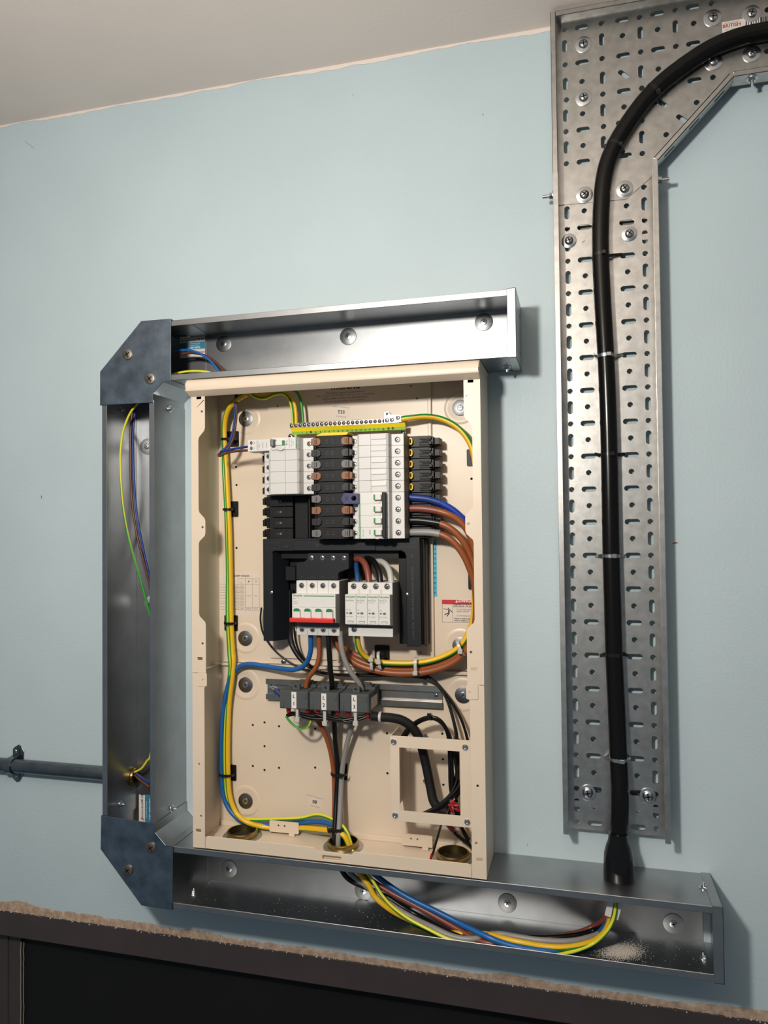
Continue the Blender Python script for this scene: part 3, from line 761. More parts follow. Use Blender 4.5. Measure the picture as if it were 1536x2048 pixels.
# raised mounting plate inside the upper box
rx0, rx1 = -516.5, -235.5; rz0 = -217.0; RD = 9.0
m = MB(); m.plate(rrect(rx0, rx1, rz0, PZT - 3, 3), dots([(555, 812), (822, 772), (834, 796.6), (552, 1263.5), (841, 1305), (676, 1322)], RD, 2.1), 5.2, RD)
m.build('mounting_plate', 'cream', board, bev=1.2, segs=2)
# vertical pressed ribs beside the plate
m = MB(); xr = ax(862, 900, RD); m.box(xr - 5, xr + 1.5, 5.2, 10.5, -212, PZT - 6); m.build('pressed_rib', 'cream', board, bev=1.5, segs=2)
# hood
m = MB()
q = [(0, PZT - 1.5), (0, PZT), (99, PZT), (104.5, PZT - 0.8), (108.5, PZT - 3.4), (111.2, PZT - 7.5), (112.2, PZT - 12.5), (112.2, 231.5), (111.6, 229.4), (110, 228.2), (97.6, 222.0), (97.6, 223.5), (109.3, 229.8), (110.7, 232), (110.7, PZT - 12.5), (107.2, PZT - 4.5), (99, PZT - 1.5)]
m.plate(q, (), PXL - 3.5, PXR + 0.6, mp=lambda a, b, d: (d, a, b)); 
qs = [(97.6, 222.0), (110, 228.2), (111.6, 229.4), (112.2, 231.5), (112.2, PZT - 12.5), (111.2, PZT - 7.5), (108.5, PZT - 3.4), (104.5, PZT - 0.8), (99, PZT), (97.6, PZT)]
for xa in (PXL - 3.4, PXR - 0.7): m.plate(qs, (), xa, xa + 1.2, mp=lambda a, b, d: (d, a, b))
m.build('hood', 'cream', board, smooth=True, angle=30)
# front flanges with waved inner edges
def zf(y): return az(400, y, PF)
XIn, XIw = ax(397, 1000, PF), ax(410.5, 1050, PF)
prof = [(XIw, 221.8), (XIw, zf(856)), (XIw - 1.5, zf(862)), (XIn + 1.5, zf(874)), (XIn, zf(880)), (XIn, zf(1019)), (XIn + 1.2, zf(1025)), (XIw - 1.2, zf(1037)), (XIw, zf(1043)), (XIw, zf(1066)), (XIw - 1.2, zf(1072)), (XIn + 1.2, zf(1083)), (XIn, zf(1089)), (XIn, zf(1227)), (XIn + 1.2, zf(1233)), (XIw - 1.2, zf(1244)), (XIw, zf(1250)), (XIw, ZJ + 0.6)]
def scr(lst, r=1.7): return [circ(*at(a, b, PF), r, 10) for a, b in lst]
hl = scr([(403.5, 823), (405, 1054.5), (405, 1287)], 2.0) + [rect(*sorted((ax(393, 798, PF), ax(402.5, 798, PF))), az(398, 798.5, PF), az(398, 793, PF)), rect(*sorted((ax(395, 1317, PF), ax(405, 1317, PF))), az(400, 1320, PF), az(400, 1314, PF))]
m = MB(); m.plate(prof + [(PXL, ZJ + 0.6), (PXL, 221.8)], hl, PF - 1.4, PF); fl = m.build('front_flange', 'cream', board, bev=0.35)
MX = PXL + PXR
def mir(loop): return [(MX - a, b) for a, b in loop][::-1]
m = MB(); m.plate(mir(prof + [(PXL, ZJ + 0.6), (PXL, 221.8)]), [mir(h_) for h_ in hl], PF - 1.4, PF); m.build('front_flange', 'cream', board, bev=0.35)
for k, (a, b) in enumerate(((403.5, 823), (405, 1054.5), (405, 1287))):
    x, z = at(a, b, PF)
    for xx in (x, MX - x):
        m = MB(); m.lathe((xx, PF - 3.5, z), (xx, PF - 1.6, z), [(0, 2.4), (1, 2.2)], 10); m.build('captive_nut', 'zinc_dull', board)
# a long scratch on the left flange
a, b = at(407, 800, PF + 0.05), at(393, 815, PF + 0.05)
m = MB(); m.hexa([(b[0], PF, b[1]), (b[0] + 0.4, PF, b[1] - 0.3), (a[0] + 0.9, PF, a[1] - 0.8), (a[0], PF, a[1] + 0.4), (b[0], PF + .06, b[1]), (b[0] + 0.4, PF + .06, b[1] - 0.3), (a[0] + 0.9, PF + .06, a[1] - 0.8), (a[0], PF + .06, a[1] + 0.4)]); m.build('scratch', 'ink', fl)
XEl = ax(409, 1500, PF)
pe = [(XIw + 1.5, ZJ - 0.6), (XIw + 1.5, zf(1371)), (XEl, zf(1375)), (XEl, PZB + 0.2), (PXL, PZB + 0.2), (PXL, ZJ - 0.6)]
he = scr([(404, 1360), (398, 1528), (402, 1632)], 1.9) + [rect(ax(392, 1661, PF), ax(402, 1661, PF), az(397, 1664, PF), az(397, 1658, PF))]
m = MB(); m.plate(pe, he, PF - 1.4, PF); m.build('front_flange', 'cream', ext, bev=0.35)
m = MB(); m.plate(mir(pe), [mir(h_) for h_ in he], PF - 1.4, PF); m.build('front_flange', 'cream', ext, bev=0.35)
# overlap tabs at the joint and the shelf edge between the boxes
for xa, xb in ((PXL + 9, XIw + 2), (MX - XIw - 2, PXR - 9)):
    m = MB(); m.plate(rrect(xa, xb, ZJ - 21, ZJ + 0.3, 2), [circ((xa + xb) / 2 + (3 if xa < -400 else -3), ZJ - 11, 1.9, 10)], PF, PF + 1.2); m.build('joint_tab', 'cream', ext, bev=0.4)
for x0, x1 in ((PXL + 1.5, PXL + 7), (PXR - 7, PXR - 1.5)):
    m = MB(); m.box(x0, x1, 8, PF - 2, ZJ - 1.2, ZJ + 0.8); m.box(x0, x1 + (2.5 if x0 < -400 else 0), 20, 32, ZJ + 0.8, ZJ + 4); m.build('joint_shelf', 'cream', ext, bev=0.4)
m = MB(); m.box(PXL + 7, PXR - 7, 5.2, 11, ZJ + 1.5, ZJ + 3.0); m.box(PXL + 7, PXR - 7, 9.6, 11, ZJ - 3.5, ZJ + 3.0); m.build('joint_lip', 'cream', ext, bev=0.4)
# floor and front upstand of the extension box
bush_x = (-553.5, -376.0, -197.5); BSD = 42.0
m = MB(); m.plate(rect(PXL + 1.5, PXR - 1.5, 1, PF - 1.4), [circ(x, BSD, 25.2, 28) for x in bush_x], PZB, PZB + 1.5, mp=lambda a, b, d: (a, b, d)); m.build('bottom_panel', 'cream', ext)
zu = -491.0
xu0, xu1 = XEl + 0.6, MX - XEl - 0.6
xn0, xn1 = ax(628, 1698, PF), ax(702, 1707, PF)
q = [(xu0, PZB + 0.4), (xu1, PZB + 0.4), (xu1, zu - 5), (xu1 - 1.5, zu - 1.5), (xu1 - 5, zu), (xn1 + 5, zu), (xn1, zu - 5.5), (xn0 + 5, zu - 5.5), (xn0, zu), (xu0 + 5, zu), (xu0 + 1.5, zu - 1.5), (xu0, zu - 5)]
sx0, sz1 = at(644, 1710, PF); sx1, sz0 = at(682, 1721, PF)
m = MB(); m.plate(q, [rect(sx0, sx1, az(663, 1719.5, PF), az(663, 1712, PF))], PF - 1.4, PF - 0.1); m.build('front_upstand', 'cream', ext, bev=0.35)
m = MB(); m.box(sx0 - 1, sx1 + 1, PF - 9, PF - 8.2, az(663, 1722, PF), az(663, 1709, PF)); m.build('slot_backing', 'cream', ext)
# folded back lip at floor level and the two cable brackets
m = MB(); m.box(PXL + 3, PXR - 3, 5.2, 9, PZB + 1.5, PZB + 10); m.build('back_lip', 'cream', ext, bev=0.8)
for (a0, b0, a1, b1) in ((539, 1645, 597.5, 1664.5), (803, 1673, 865, 1692.5)):
    x0, x1 = ax(a0, b0, 22), ax(a1, b1, 22); z0, z1 = PZB + 5.0, PZB + 24
    m = MB(); m.plate(rrect(x0, x1, z0, z1, 2.2), [circ(x0 + (x1 - x0) * t, z0 + 11.5, 1.6, 10) for t in (0.31, 0.52)], 21, 22.4)
    m.box(x0 + 4, x1 - 4, 5.2, 22, z0, z0 + 1.3); m.box(x1 - 16, x1 - 6, 21, 27, z0 - 3, z0 + 1.5)
    m.build('cable_bracket', 'cream', ext, bev=0.4)
# brass bushes: three in the floor, two in the top of the board
def bush(parent, x, d, z, up, label):
    s_ = 1 if up else -1
    o = thing('brass_bush', label, 'bush', x, d, z, 'brass bushes in the board')
    m = MB(); m.lathe((x, d, z), (x, d, z + s_ * 2.0), [(0, 33.0), (1, 32.0), (1, 25.3), (0, 25.3)], 44, caps=False); m.build('washer', 'washer_grey', o, smooth=True)
    m = MB(); m.lathe((x, d, z - s_ * 14), (x, d, z + s_ * 10), [(0, 22.4), (0.58, 22.4), (1.0, 22.4), (1.0, 24.2), (0.95, 25.6), (0.72, 25.8), (0.58, 25.8), (0.58, 25.0), (0, 25.0)], 48, caps=False); m.build('ring', 'brass', o, smooth=True)
    m = MB(); m.lathe((x, d, z - s_ * 1.6), (x, d, z - s_ * 1.2), [(0, 22.3), (1, 22.3)], 30); m.build('opening', 'recess_shade', o)  # dark disc closes the bore, standing in for the shade inside
    return o
for x, lab in zip(bush_x, ('empty brass bush in the box floor beneath the blue and earth cables', 'brass bush in the box floor with the main cables passing through', 'empty brass bush in the box floor under the square meter frame')):
    bush(ext, x, BSD, PZB + 1.5, True, lab)
for x, lab in ((-553.5, 'brass bush in the top of the board with earth wires passing through'), (-197.5, 'empty brass bush in the top of the board above the earth bar lug')):
    bush(board, x, BSD, PZT - 1.6, False, lab)
# fixing dimples with washer and screw
for par, lst in ((board, [(491.5, 838), (920.7, 815.5), (490.5, 1276.5), (921, 1291)]), (ext, [(491, 1369.5), (926, 1390), (491, 1602)])):
    for j, (a, b) in enumerate(lst):
        x, z = at(a, b, 6.5)
        m = MB(); m.lathe((x, 5.2, z), (x, 7.0, z), [(0, 27.0), (0.5, 24.5), (0.6, 21.5), (0.2, 18.5), (0.2, 0.5)], 40, caps=False); dm = m.build('fixing_dimple', 'cream', par, smooth=True, angle=60)
        washer_screw(dm.parent, x, z, 5.8, 13.2, 5.0, 'zinc_dull', 'zinc', 0.3 + j, False, 1.3, 1.0)
# printed stickers on the cream metal
def sticker(parent, x0, x1, z0, z1, d, m_='paper_cream', name='sticker'):
    m = MB(); m.box(x0, x1, d, d + 0.12, z0, z1); return m.build(name, m_, parent)
# warning notice at the top
xa, zt = at(622, 774, RD); xb, zb = at(758, 808, RD); cx = ax(690, 785, RD); dd = RD + 0.2
st = sticker(board, xa, xb, zb, az(690, 752, RD), RD, 'paper_cream', 'warning_notice')
for (s_, y, hh, mm, b_) in (('WARNING', 774.5, 7.6, 'ink', True), ('The isolator system incorporates an', 784.5, 3.2, 'ink', False), ('OFF - LOAD DISCONNECTOR for each outgoing way', 790, 3.2, 'ink_red', False), ('and the ability to add a lock off attachment.', 795.5, 3.2, 'ink', False), ('Do not operate under load conditions', 801, 3.2, 'ink_red', False)):
    text(st, s_, cx, az(690, y, RD), dd, hh, mm, bold=b_)
def check_mark(parent, a, b, d, big, rot):
    x, z = at(a, b, d); o = sticker(parent, x - 13, x + 13, z - 11, z + 11, d + (0.15 if d > 6 else 0), 'paper_cream', 'check_sticker'); d += 0.15 if d > 6 else 0; 
    text(o, 'QUALITY CHECKED BY', x, z + 8.5, d + 0.2, 2.0, 'ink_soft', rot); text(o, big, x, z, d + 0.2, 5.6, 'ink', rot * 0.5, bold=True); text(o, 'DIN 2024 08', x, z - 7.5, d + 0.2, 2.2, 'ink_soft', rot)
check_mark(board, 682.5, 824.5, RD, 'T33', -8); check_mark(ext, 629.5, 1604, 5.2, '08', -10)
# screw torque table
x0, z1 = at(455, 1143, 5.2); x1, z0 = at(520, 1234, 5.2); x0 -= 24
st = sticker(board, x0, x1, z0, z1, 5.2, 'paper_cream', 'torque_table')
def tp(a, b): return at(455 + a / 20.48, 1140 + b / 20.48, 5.3)
m = MB()
def hline(a0, a1, b):
    (xa, za), (xb, zb) = tp(a0, b), tp(a1, b); zz_ = (za + zb) / 2; m.box(xa, xb, 5.32, 5.4, zz_ - 0.22, zz_ + 0.22)
def vline(a, b0, b1):
    (xa, za), (xb, zb) = tp(a, b0), tp(a, b1); xx = (xa + xb) / 2; m.box(xx - 0.22, xx + 0.22, 5.32, 5.4, za, zb)
AL = -480
hline(437, 1305, 355); hline(AL, 1305, 585)
for b in (705, 815, 930, 1040, 1160, 1280, 1385): hline(AL, 730, b)
hline(AL, 1305, 1520); hline(AL, 1305, 1630)
for a in (437, 730, 1020, 1305): vline(a, 355, 1630)
vline(AL, 585, 1630)
m.build('table_lines', 'ink_soft', st)
text(st, 'SCREW TORQUES', *tp(575, 245), 5.5, 2.6, 'ink', bold=True)
for (l_, v_, b) in (('Incoming', '3.5Nm', 650), ('MCCB', '6.5Nm', 760), ('MCB 2-25A', '2.0Nm', 872), ('MCB 32-63A', '3.5Nm', 985), ('RCBO', '2.0Nm', 1105), ('Line & Neutral', '2.0Nm', 1222), ('Aux A/F/OF', '1.0Nm', 1330), ('Terminal Bars', '2.0Nm', 1450), ('Shroud', '1.2Nm', 1578)):
    text(st, l_, *tp(405, b), 5.5, 2.1, 'ink_soft', align='RIGHT'); text(st, v_, *tp(585, b), 5.5, 2.1, 'ink_soft')
text(st, '6.5mm', *tp(875, 1055), 5.5, 2.1, 'ink_soft'); text(st, 'PZ2', *tp(1165, 1055), 5.5, 2.1, 'ink_soft'); text(st, 'NONE', *tp(875, 1578), 5.5, 2.1, 'ink_soft'); text(st, 'PZ1/6', *tp(1165, 1578), 5.5, 2.1, 'ink_soft')
m = MB(); x, z = tp(873, 470); m.lathe((x, 5.3, z), (x, 5.42, z), [(0, 1.6), (1, 1.6)], 14); x, z = tp(1165, 470); m.lathe((x, 5.3, z), (x, 5.42, z), [(0, 1.6), (1, 1.6), (1, .9), (0, .9)], 14, caps=False); x, z = tp(570, 520); m.lathe((x, 5.3, z), (x, 5.42, z), [(0, 1.5), (1, 1.5), (1, 1.2), (0, 1.2)], 14, caps=False); m.build('head_symbols', 'ink_soft', st)
# cyan way-number strip
x0, z1 = at(864.5, 1079, 5.2); x1, z0 = at(874.5, 1193.5, 5.2)
st = sticker(board, x0, x1, z0, z1, 5.2, 'label_cyan', 'way_number_strip')
for s_, b in (('N', 180), ('13', 243), ('14', 305), ('15', 367), ('16', 430), ('17', 490), ('18', 553), ('19', 615), ('20', 680), ('21', 742), ('N', 803)):
    text(st, s_, *at(840 + 186 / 6.4, 1060 + b / 6.4, 5.4), 5.4, 3.3, 'ink', bold=True)
# danger label
x0, z1 = at(884, 1199, 5.2); x1 = ax(963, 1199, 5.2); z0 = az(886, 1244.5, 5.2)
m = MB(); m.plate(rrect(x0, x1, z0, z1, 1.5), (), 5.2, 5.32, 0); m.plate(rrect(x0 + .4, x1 - .4, z1 - 7.6, z1 - .3, 1.0), (), 5.32, 5.36, 1)
xv = ax(905.5, 1225, 5.3)
m.box(xv - .2, xv + .2, 5.32, 5.36, z0, z1 - 7.6, 2)
for q in ((x0, x1, z0, z0 + .45), (x0, x0 + .45, z0, z1), (x1 - .45, x1, z0, z1)): m.box(q[0], q[1], 5.32, 5.37, q[2], q[3], 2)
st = m.build('danger_label', ['paper_cream', 'label_red', 'ink'], board)
zz0 = lambda y: az(920, y, 5.4)
text(st, 'DANGER', ax(917, 1202, 5.4), zz0(1201.8), 5.45, 4.6, 'ink_white', align='LEFT', bold=True)
m = MB(); xw, zw = at(913.3, 1202.5, 5.4); m.plate([(xw - 2.2, zw - 1.9), (xw + 2.2, zw - 1.9), (xw, zw + 2.1)], (), 5.36, 5.45); m.build('warning_triangle', 'ink_white', st)
for s_, y, hh, b_, xo in (('HAZARD OF ELECTRIC SHOCK', 1208.7, 2.3, True, 0), ('EXPLOSION, OR ARC FLASH', 1213, 2.3, True, 0), ('To correctly single phase', 1218.8, 2.1, False, 5), ('SEABP12SSPH27', 1223, 2.1, False, 5), ('Use 6/4 stamped wires', 1231.5, 2.1, False, 5), ('Failure to follow these', 1237.3, 2.2, True, 1), ('result in death or serious', 1241.3, 2.2, True, 1)):
    text(st, s_, ax(907 , y, 5.4) + xo, zz0(y), 5.45, hh, 'ink', align='LEFT', bold=b_)
def dp(a, b): return at(840 + a / 6.4, 1060 + b / 6.4, 5.4)
m = MB()
def limb(a, b, w):
    (xa, za), (xb, zb) = dp(*a), dp(*b); l_ = math.hypot(xb - xa, zb - za); nx, nz = -(zb - za) / l_ * w, (xb - xa) / l_ * w
    m.plate([(xa + nx, za + nz), (xa - nx, za - nz), (xb - nx, zb - nz), (xb + nx, zb + nz)], (), 5.32, 5.44)
limb((368, 1018), (372, 1062), 1.1); limb((362, 1018), (300, 1008), 0.5); limb((378, 1020), (415, 1054), 0.6); limb((372, 1058), (312, 1086), 0.7); limb((374, 1058), (348, 1106), 0.7); x, z = dp(365, 1003); m.lathe((x, 5.32, z), (x, 5.44, z), [(0, .95), (1, .95)], 12)
m.build('struck_figure', 'ink', st)
# square meter frame standing in the lower box
fd = 80.0
f0 = at(780, 1471, fd); f1 = at(941, 1652, fd)
fx0, fx1 = f0[0], f0[0] + 127.0; fz1 = f0[1]; fz0 = az(783, 1641, fd)
mf = thing('meter_bracket', 'square cream bracket with a square cut-out and four corner screws in the extension box', 'bracket', (fx0 + fx1) / 2, 5.2, fz0)
c0 = at(798.5, 1495, fd); c1 = at(921, 1628, fd); cz0 = az(800, 1621, fd)
m = MB(); m.plate(rrect(fx0, fx1, fz0, fz1, 3), [rect(c0[0], c1[0], cz0, c0[1])], fd - 1.5, fd); m.build('front_plate', 'cream', mf, bev=0.4)
def smp(X): return lambda a, b, d: (X + d, a, b)
m = MB(); m.plate([(6, fz0 + 6), (fd - 1.5, fz0 + 6), (fd - 1.5, fz1 - 0.2), (22, fz1 - 0.2), (6, fz1 - 14)], [rect(40, 52, fz1 - 60, fz1 - 22)], 0, 1.4, mp=smp(fx0 + 0.2)); m.box(fx0 + 0.2, fx0 + 14, 5.3, 6.6, fz0 + 6, fz1 - 14); m.build('side_plate', 'cream', mf)
m = MB(); m.box(fx1 - 2, fx1 - 0.6, 6, fd - 1.5, fz0 + 6, fz1 - 8); m.build('side_plate', 'cream', mf)
for (a, b) in ((787, 1484), (930, 1495), (790, 1631), (934, 1644.5)):
    x, z = at(a, b, fd + 1.5); m = MB(); m.lathe((x, fd, z), (x, fd + 2.6, z), [(0, 4.7), (0.5, 4.6), (0.9, 3.7), (1, 2.0), (0.6, 1.9)], 18); m.build('corner_screw', 'zinc', mf, smooth=True)
for (a, b) in ((851, 1472), (911, 1477), (851, 1562)):
    x, z = at(a, b, 7); m = MB(); m.lathe((x, 5.2, z), (x, 11, z), [(0, 4), (0.7, 4), (1, 2.5)], 14); m.build('stud_nut', 'zinc', ext, smooth=True)
# screws at the lower edge of the mounting plate
for (a, b) in ((566, 1323.5), (763, 1306)):
    x, z = at(a, b, RD + 1); m = MB(); cross_head(m, x, z, RD, 4.2, 1.6, 0, 1); m.build('plate_screw', ['zinc', 'recess_shade'], board, smooth=True)

# ================================================================== devices in the board
PZ0 = 148.4                      # top of the first way; ways are 18 mm apart
def zprism(m, poly, z0, z1, mi=0): return m.plate(poly, (), z0, z1, mi, mp=lambda a, b, d: (a, b, d))     # (x, d) section run along z
def xprism(m, poly, x0, x1, mi=0): return m.plate(poly, (), x0, x1, mi, mp=lambda a, b, d: (d, a, b))     # (d, z) section run along x
def term_screw(parent, x, z, d, r=3.4, name='terminal_screw', rim='well_rim'):
    # terminal screw, its well's shade painted flat: rim line, dark disc, steel head, dark cross bars
    m = MB(); r = r * 1.08
    m.lathe((x, d - 0.2, z), (x, d + 0.30, z), [(0, r + 0.75), (1, r + 0.7), (1, r + 0.35), (0, r + 0.35)], 20, 2, caps=False)
    m.lathe((x, d - 0.1, z), (x, d + 0.06, z), [(0, r), (1, r)], 20, 1)
    xo, zo = x + r * 0.10, z - r * 0.06
    m.lathe((xo, d, zo), (xo, d + 0.25, zo), [(0, r * 0.72), (0.6, r * 0.70), (1, r * 0.5)], 16, 0)
    w = r * 0.14; k0 = random.random() * 1.5
    for k in (k0, k0 + math.pi / 2):
        c, s_ = math.cos(k), math.sin(k); Lh = r * 0.62
        m.plate([(xo + a * c - b * s_, zo + a * s_ + b * c) for a, b in ((Lh, w), (-Lh, w), (-Lh, -w), (Lh, -w))], (), d + 0.15, d + 0.30, 1)
    return m.build(name, ['screw_steel', 'recess_shade', rim], parent, smooth=True)

# ---- busbar pan: black moulded assembly behind and between the modules
pan = thing('busbar_pan', 'black moulded busbar assembly with brown, black and grey phase clips down its middle', 'busbar', -375, RD, PZ0 - 162)
m = MB(); m.box(-500, -245, RD, 26, PZ0 - 163, PZ0 - 1); m.build('base', 'black_plastic', pan, bev=0.8)
BT = 92.0; bx0, bx1 = -405.0, -345.0
def tower_row(k):
    z1 = PZ0 - 18 * k - 0.5; z0 = z1 - 17.0; m = MB()
    zprism(m, [(bx0 + 2, 30), (bx0 + 2, BT - 8), (bx0 + 5, BT - 2), (bx0 + 9, BT), (bx1 - 9, BT), (bx1 - 4, BT - 2), (bx1, BT - 8), (bx1, 30)], z0, z1)
    for xs_ in (ax(649, 950, BT), ax(671, 950, BT)): m.box(xs_ - 0.35, xs_ + 0.35, BT, BT + 0.15, z0 + 0.5, z1 - 0.5, 1)
    o = m.build('busbar_cover', ['charcoal', 'recess_shade'], pan, bev=0.6)
    zc_ = (z0 + z1) / 2
    for xx in (ax(642.5, 950, BT), ax(676.5, 950, BT)):
        m = MB(); m.lathe((xx, BT, zc_), (xx, BT + 0.3, zc_), [(0, 2.1), (1, 2.1), (1, 1.4), (0, 1.4)], 14, caps=False); m.build('test_point', 'black_plastic', o)
    lab = ('L1', 'L2', 'L3')[k % 3]
    text(o, lab, ax(654.5, 950, BT), zc_, BT + 0.25, 4.4, 'ink_faint', -90); text(o, lab, ax(665.5, 950, BT), zc_, BT + 0.25, 4.4, 'ink_faint', -90)
for k in range(9): tower_row(k)
cl = {0: 'clip_brown', 1: 'clip_black', 2: 'clip_grey'}
def phase_clip(x, z, side, col):
    m = MB(); s_ = side     # side -1: points right; +1: on the right edge
    if s_ < 0: q = [(x - 7.5, z - 5.2), (x + 4.5, z - 6.2), (x + 8.2, z - 3.0), (x + 8.2, z + 3.0), (x + 4.5, z + 6.2), (x - 7.5, z + 5.2)]
    else: q = [(x - 8.2, z - 3.0), (x - 5.0, z - 6.2), (x + 3.8, z - 6.2), (x + 3.8, z + 6.2), (x - 5.0, z + 6.2), (x - 8.2, z + 3.0)]
    m.plate(q, (), BT - 6, BT + 3.2)
    if s_ > 0: m.plate([(x + 3.8, z - 6.2), (x + 8.5, z - 5.0), (x + 8.5, z + 5.0), (x + 3.8, z + 6.2)], (), BT - 10, BT - 0.5)
    o = m.build('phase_clip', col, pan, bev=0.8, segs=2)
    m = MB(); m.box(x - 1.8, x + 1.8, BT + 3.2, BT + 3.35, z - 3.6, z + 3.6); m.box(x - 0.9, x + 0.9, BT + 3.2, BT + 4.0, z - 3.8, z + 3.8, 1); m.build('clip_slot', ['recess_shade', col], o)
xl_ = ax(631.5, 950, BT + 3); xr_ = ax(692.5, 950, BT + 3)
for k in range(9):
    z = PZ0 - 18 * k - 9
    phase_clip(xl_, z, -1, cl[k % 3])
    if k != 5: phase_clip(xr_, z, 1, cl[k % 3])
# yellow end cap on top of the busbars
m = MB(); xa, xb = ax(632, 869, 88), ax(698, 866, 88)
m.plate([(xa + 4, PZ0 + 0.2), (xb - 3, PZ0 + 0.2), (xb, PZ0 + 3), (xb - 1, PZ0 + 5.0), (xa + 12, PZ0 + 5.6), (xa + 1, PZ0 + 2.2)], (), 60, 92); m.build('end_cap', 'yellow_plastic', pan, bev=1.0, segs=2)
# comb of outgoing holders on both sides
def comb(k, side):
    z1 = PZ0 - 18 * k - 0.4; z0 = z1 - 17.2; zc_ = (z0 + z1) / 2; m = MB()
    if side < 0:
        xe = -513.0
        m.box(xe + 9, -492, RD, 44, z0, z1); m.box(xe + 2, xe + 12, RD, 40, zc_ - 2, z1 - 1); m.box(xe, xe + 5, 22, 42, zc_ - 5.4, zc_ + 5.4)
        m.box(xe + 10, xe + 15, 40, 49, z0 + 1, z0 + 6); m.box(xe + 10, xe + 15, 40, 49, z1 - 6, z1 - 1); m.box(xe + 17, xe + 22, 40, 47, zc_ - 3, zc_ + 2); m.box(xe + 8, xe + 12, 36, 47, zc_ - 2.4, zc_ + 2.4)
    else:
        xa = -258.8; xe = ax(881, 930, 36)
        m.box(xa, xe - 14, RD, 46, z0, z1)
        xd = ax(839, 930, 46)
        for j, zz_ in enumerate((z0 + 2.2, z0 + 6.2, zc_ + 0.2, z1 - 5.6)):
            m.box(xd + (4 if j == 2 else 0), xe - 13 - 3 * (j % 2), 46, 48.2, zz_, zz_ + 1.8)
        m.box(xe - 14, xe - 9, RD, 46, zc_ - 6, zc_ + 7); m.box(xe - 16, xe - 11, 42, 51, z0 + 3, z0 + 7.5); m.box(xe - 16, xe - 12, 42, 50, z1 - 6, z1 - 1.5); m.box(xe - 9, xe, 16, 40, zc_ - 5, zc_ + 5.5)
    o = m.build('outgoing_holder', 'black_plastic', pan, bev=0.5)
    return o
for k in range(9): comb(k, -1)
xh = ax(823, 930, 47)
for k in range(9):
    o = comb(k, 1)
    if k < 5:
        zc_ = PZ0 - 18 * k - 9; m = MB()
        m.plate([(xh - 3.2, zc_ - 5), (xh + 1.2, zc_ - 5.6), (xh + 3.0, zc_ - 2.6), (xh + 3.0, zc_ + 2.6), (xh + 1.2, zc_ + 5.6), (xh - 3.2, zc_ + 5)], [rect(xh - 1.6, xh + 0.8, zc_ - 3, zc_ + 3)], 44, 52)
        m.build('terminal_cap', 'yellow_plastic', o, bev=0.5)
# four unused ways, lower left
for k in range(5, 9):
    z1 = PZ0 - 18 * k - 0.4; z0 = z1 - 17.2; zc_ = (z0 + z1) / 2
    x0_, x1_ = ax(533, 1030, 48), ax(586, 1030, 48); m = MB()
    m.box(x0_, x1_, 20, 48, z0, z1); xa = ax(538, 1030, 48)
    for zz_ in (zc_ - 5.2, zc_ - 1.0, zc_ + 3.4): m.box(x0_ + 0.5, xa + 1, 48, 50, zz_, zz_ + 2.4)
    o = m.build('unused_way', ['charcoal'], pan, bev=0.5)
    m = MB(); xs0, xs1 = ax(551.5, 1030, 48), ax(564, 1030, 48); m.box(xs0, xs1, 48, 48.15, zc_ - 2.1, zc_ + 1.9); m.box(xs1 - 3.4, xs1, 48.15, 49.6, zc_ - 1.8, zc_ + 1.6, 1); xq = ax(567, 1030, 48); m.box(xq - 0.3, xq + 0.3, 48, 48.12, z0, z1); xq = ax(579, 1030, 48)
    for t in range(3): m.box(xq - 1, xq + 1, 48, 48.4, z0 + 2.5 + 5 * t, z0 + 4 + 5 * t)
    m.build('locating_slot', ['recess_shade', 'clip_grey'], o)
m = MB(); m.box(ax(590, 1030, 44), ax(616, 1030, 44), 20, 44, PZ0 - 161, PZ0 - 92); m.build('channel_cover', 'charcoal', pan, bev=0.5)
m = MB(); m.box(ax(617.5, 1030, 50), ax(620, 1030, 50), 20, 50, PZ0 - 161, PZ0 - 92); m.build('channel_edge', 'black_plastic', pan)

# ---- blank white modules (labels by way)
WORD = ('first', 'second', 'third', 'fourth', 'fifth')
def blank_left(k):
    z1 = PZ0 - 18 * k - 0.1; z0 = z1 - 17.75; zc_ = (z0 + z1) / 2
    o = thing('blank_module', 'plain white blank module, %s below the grey-levered breaker with test button' % WORD[k - 1], 'circuit breaker', -452, 30, z0, 'blank modules left of the busbars')
    m = MB(); zprism(m, [(-494, 26), (-494, 76), (-480.5, 76), (-480, 90), (-476, 93), (-431, 93), (-428.5, 90.5), (-426, 76.4), (-409, 76), (-409, 26)], z0, z1); m.build('body', 'white_blank', o, bev=0.35)
    m = MB(); xm = -450.5; m.box(xm - 0.25, xm + 0.25, 93, 93.08, z0, z1); m.build('front_joint', 'ink_soft', o)
    m = MB(); m.hexa([(-428.3, 89.5, z0 + 2.5), (-426.3, 77.5, z0 + 2.5), (-426.3, 77.5, z1 - 2.5), (-428.3, 89.5, z1 - 2.5), (-428.0, 89.6, z0 + 2.5), (-426.0, 77.6, z0 + 2.5), (-426.0, 77.6, z1 - 2.5), (-428.0, 89.6, z1 - 2.5)]); m.build('side_mark', 'offwhite_plastic', o)
    term_screw(o, ax(537.3, 940, 76), zc_, 76.05, 3.2); term_screw(o, ax(618, 940, 76), zc_, 76.35, 3.2)
for k in range(1, 5): blank_left(k)
RT0, RN = 80.0, 95.0
def right_profile():
    return [(-342.5, 26), (-342.5, RT0), (-331.2, RT0), (-330.6, 92), (-327, RN), (-284, RN), (-280.5, RN - 2), (-279, RT0 + 0.4), (-259.8, RT0), (-259.2, 52), (-259.2, 26)]
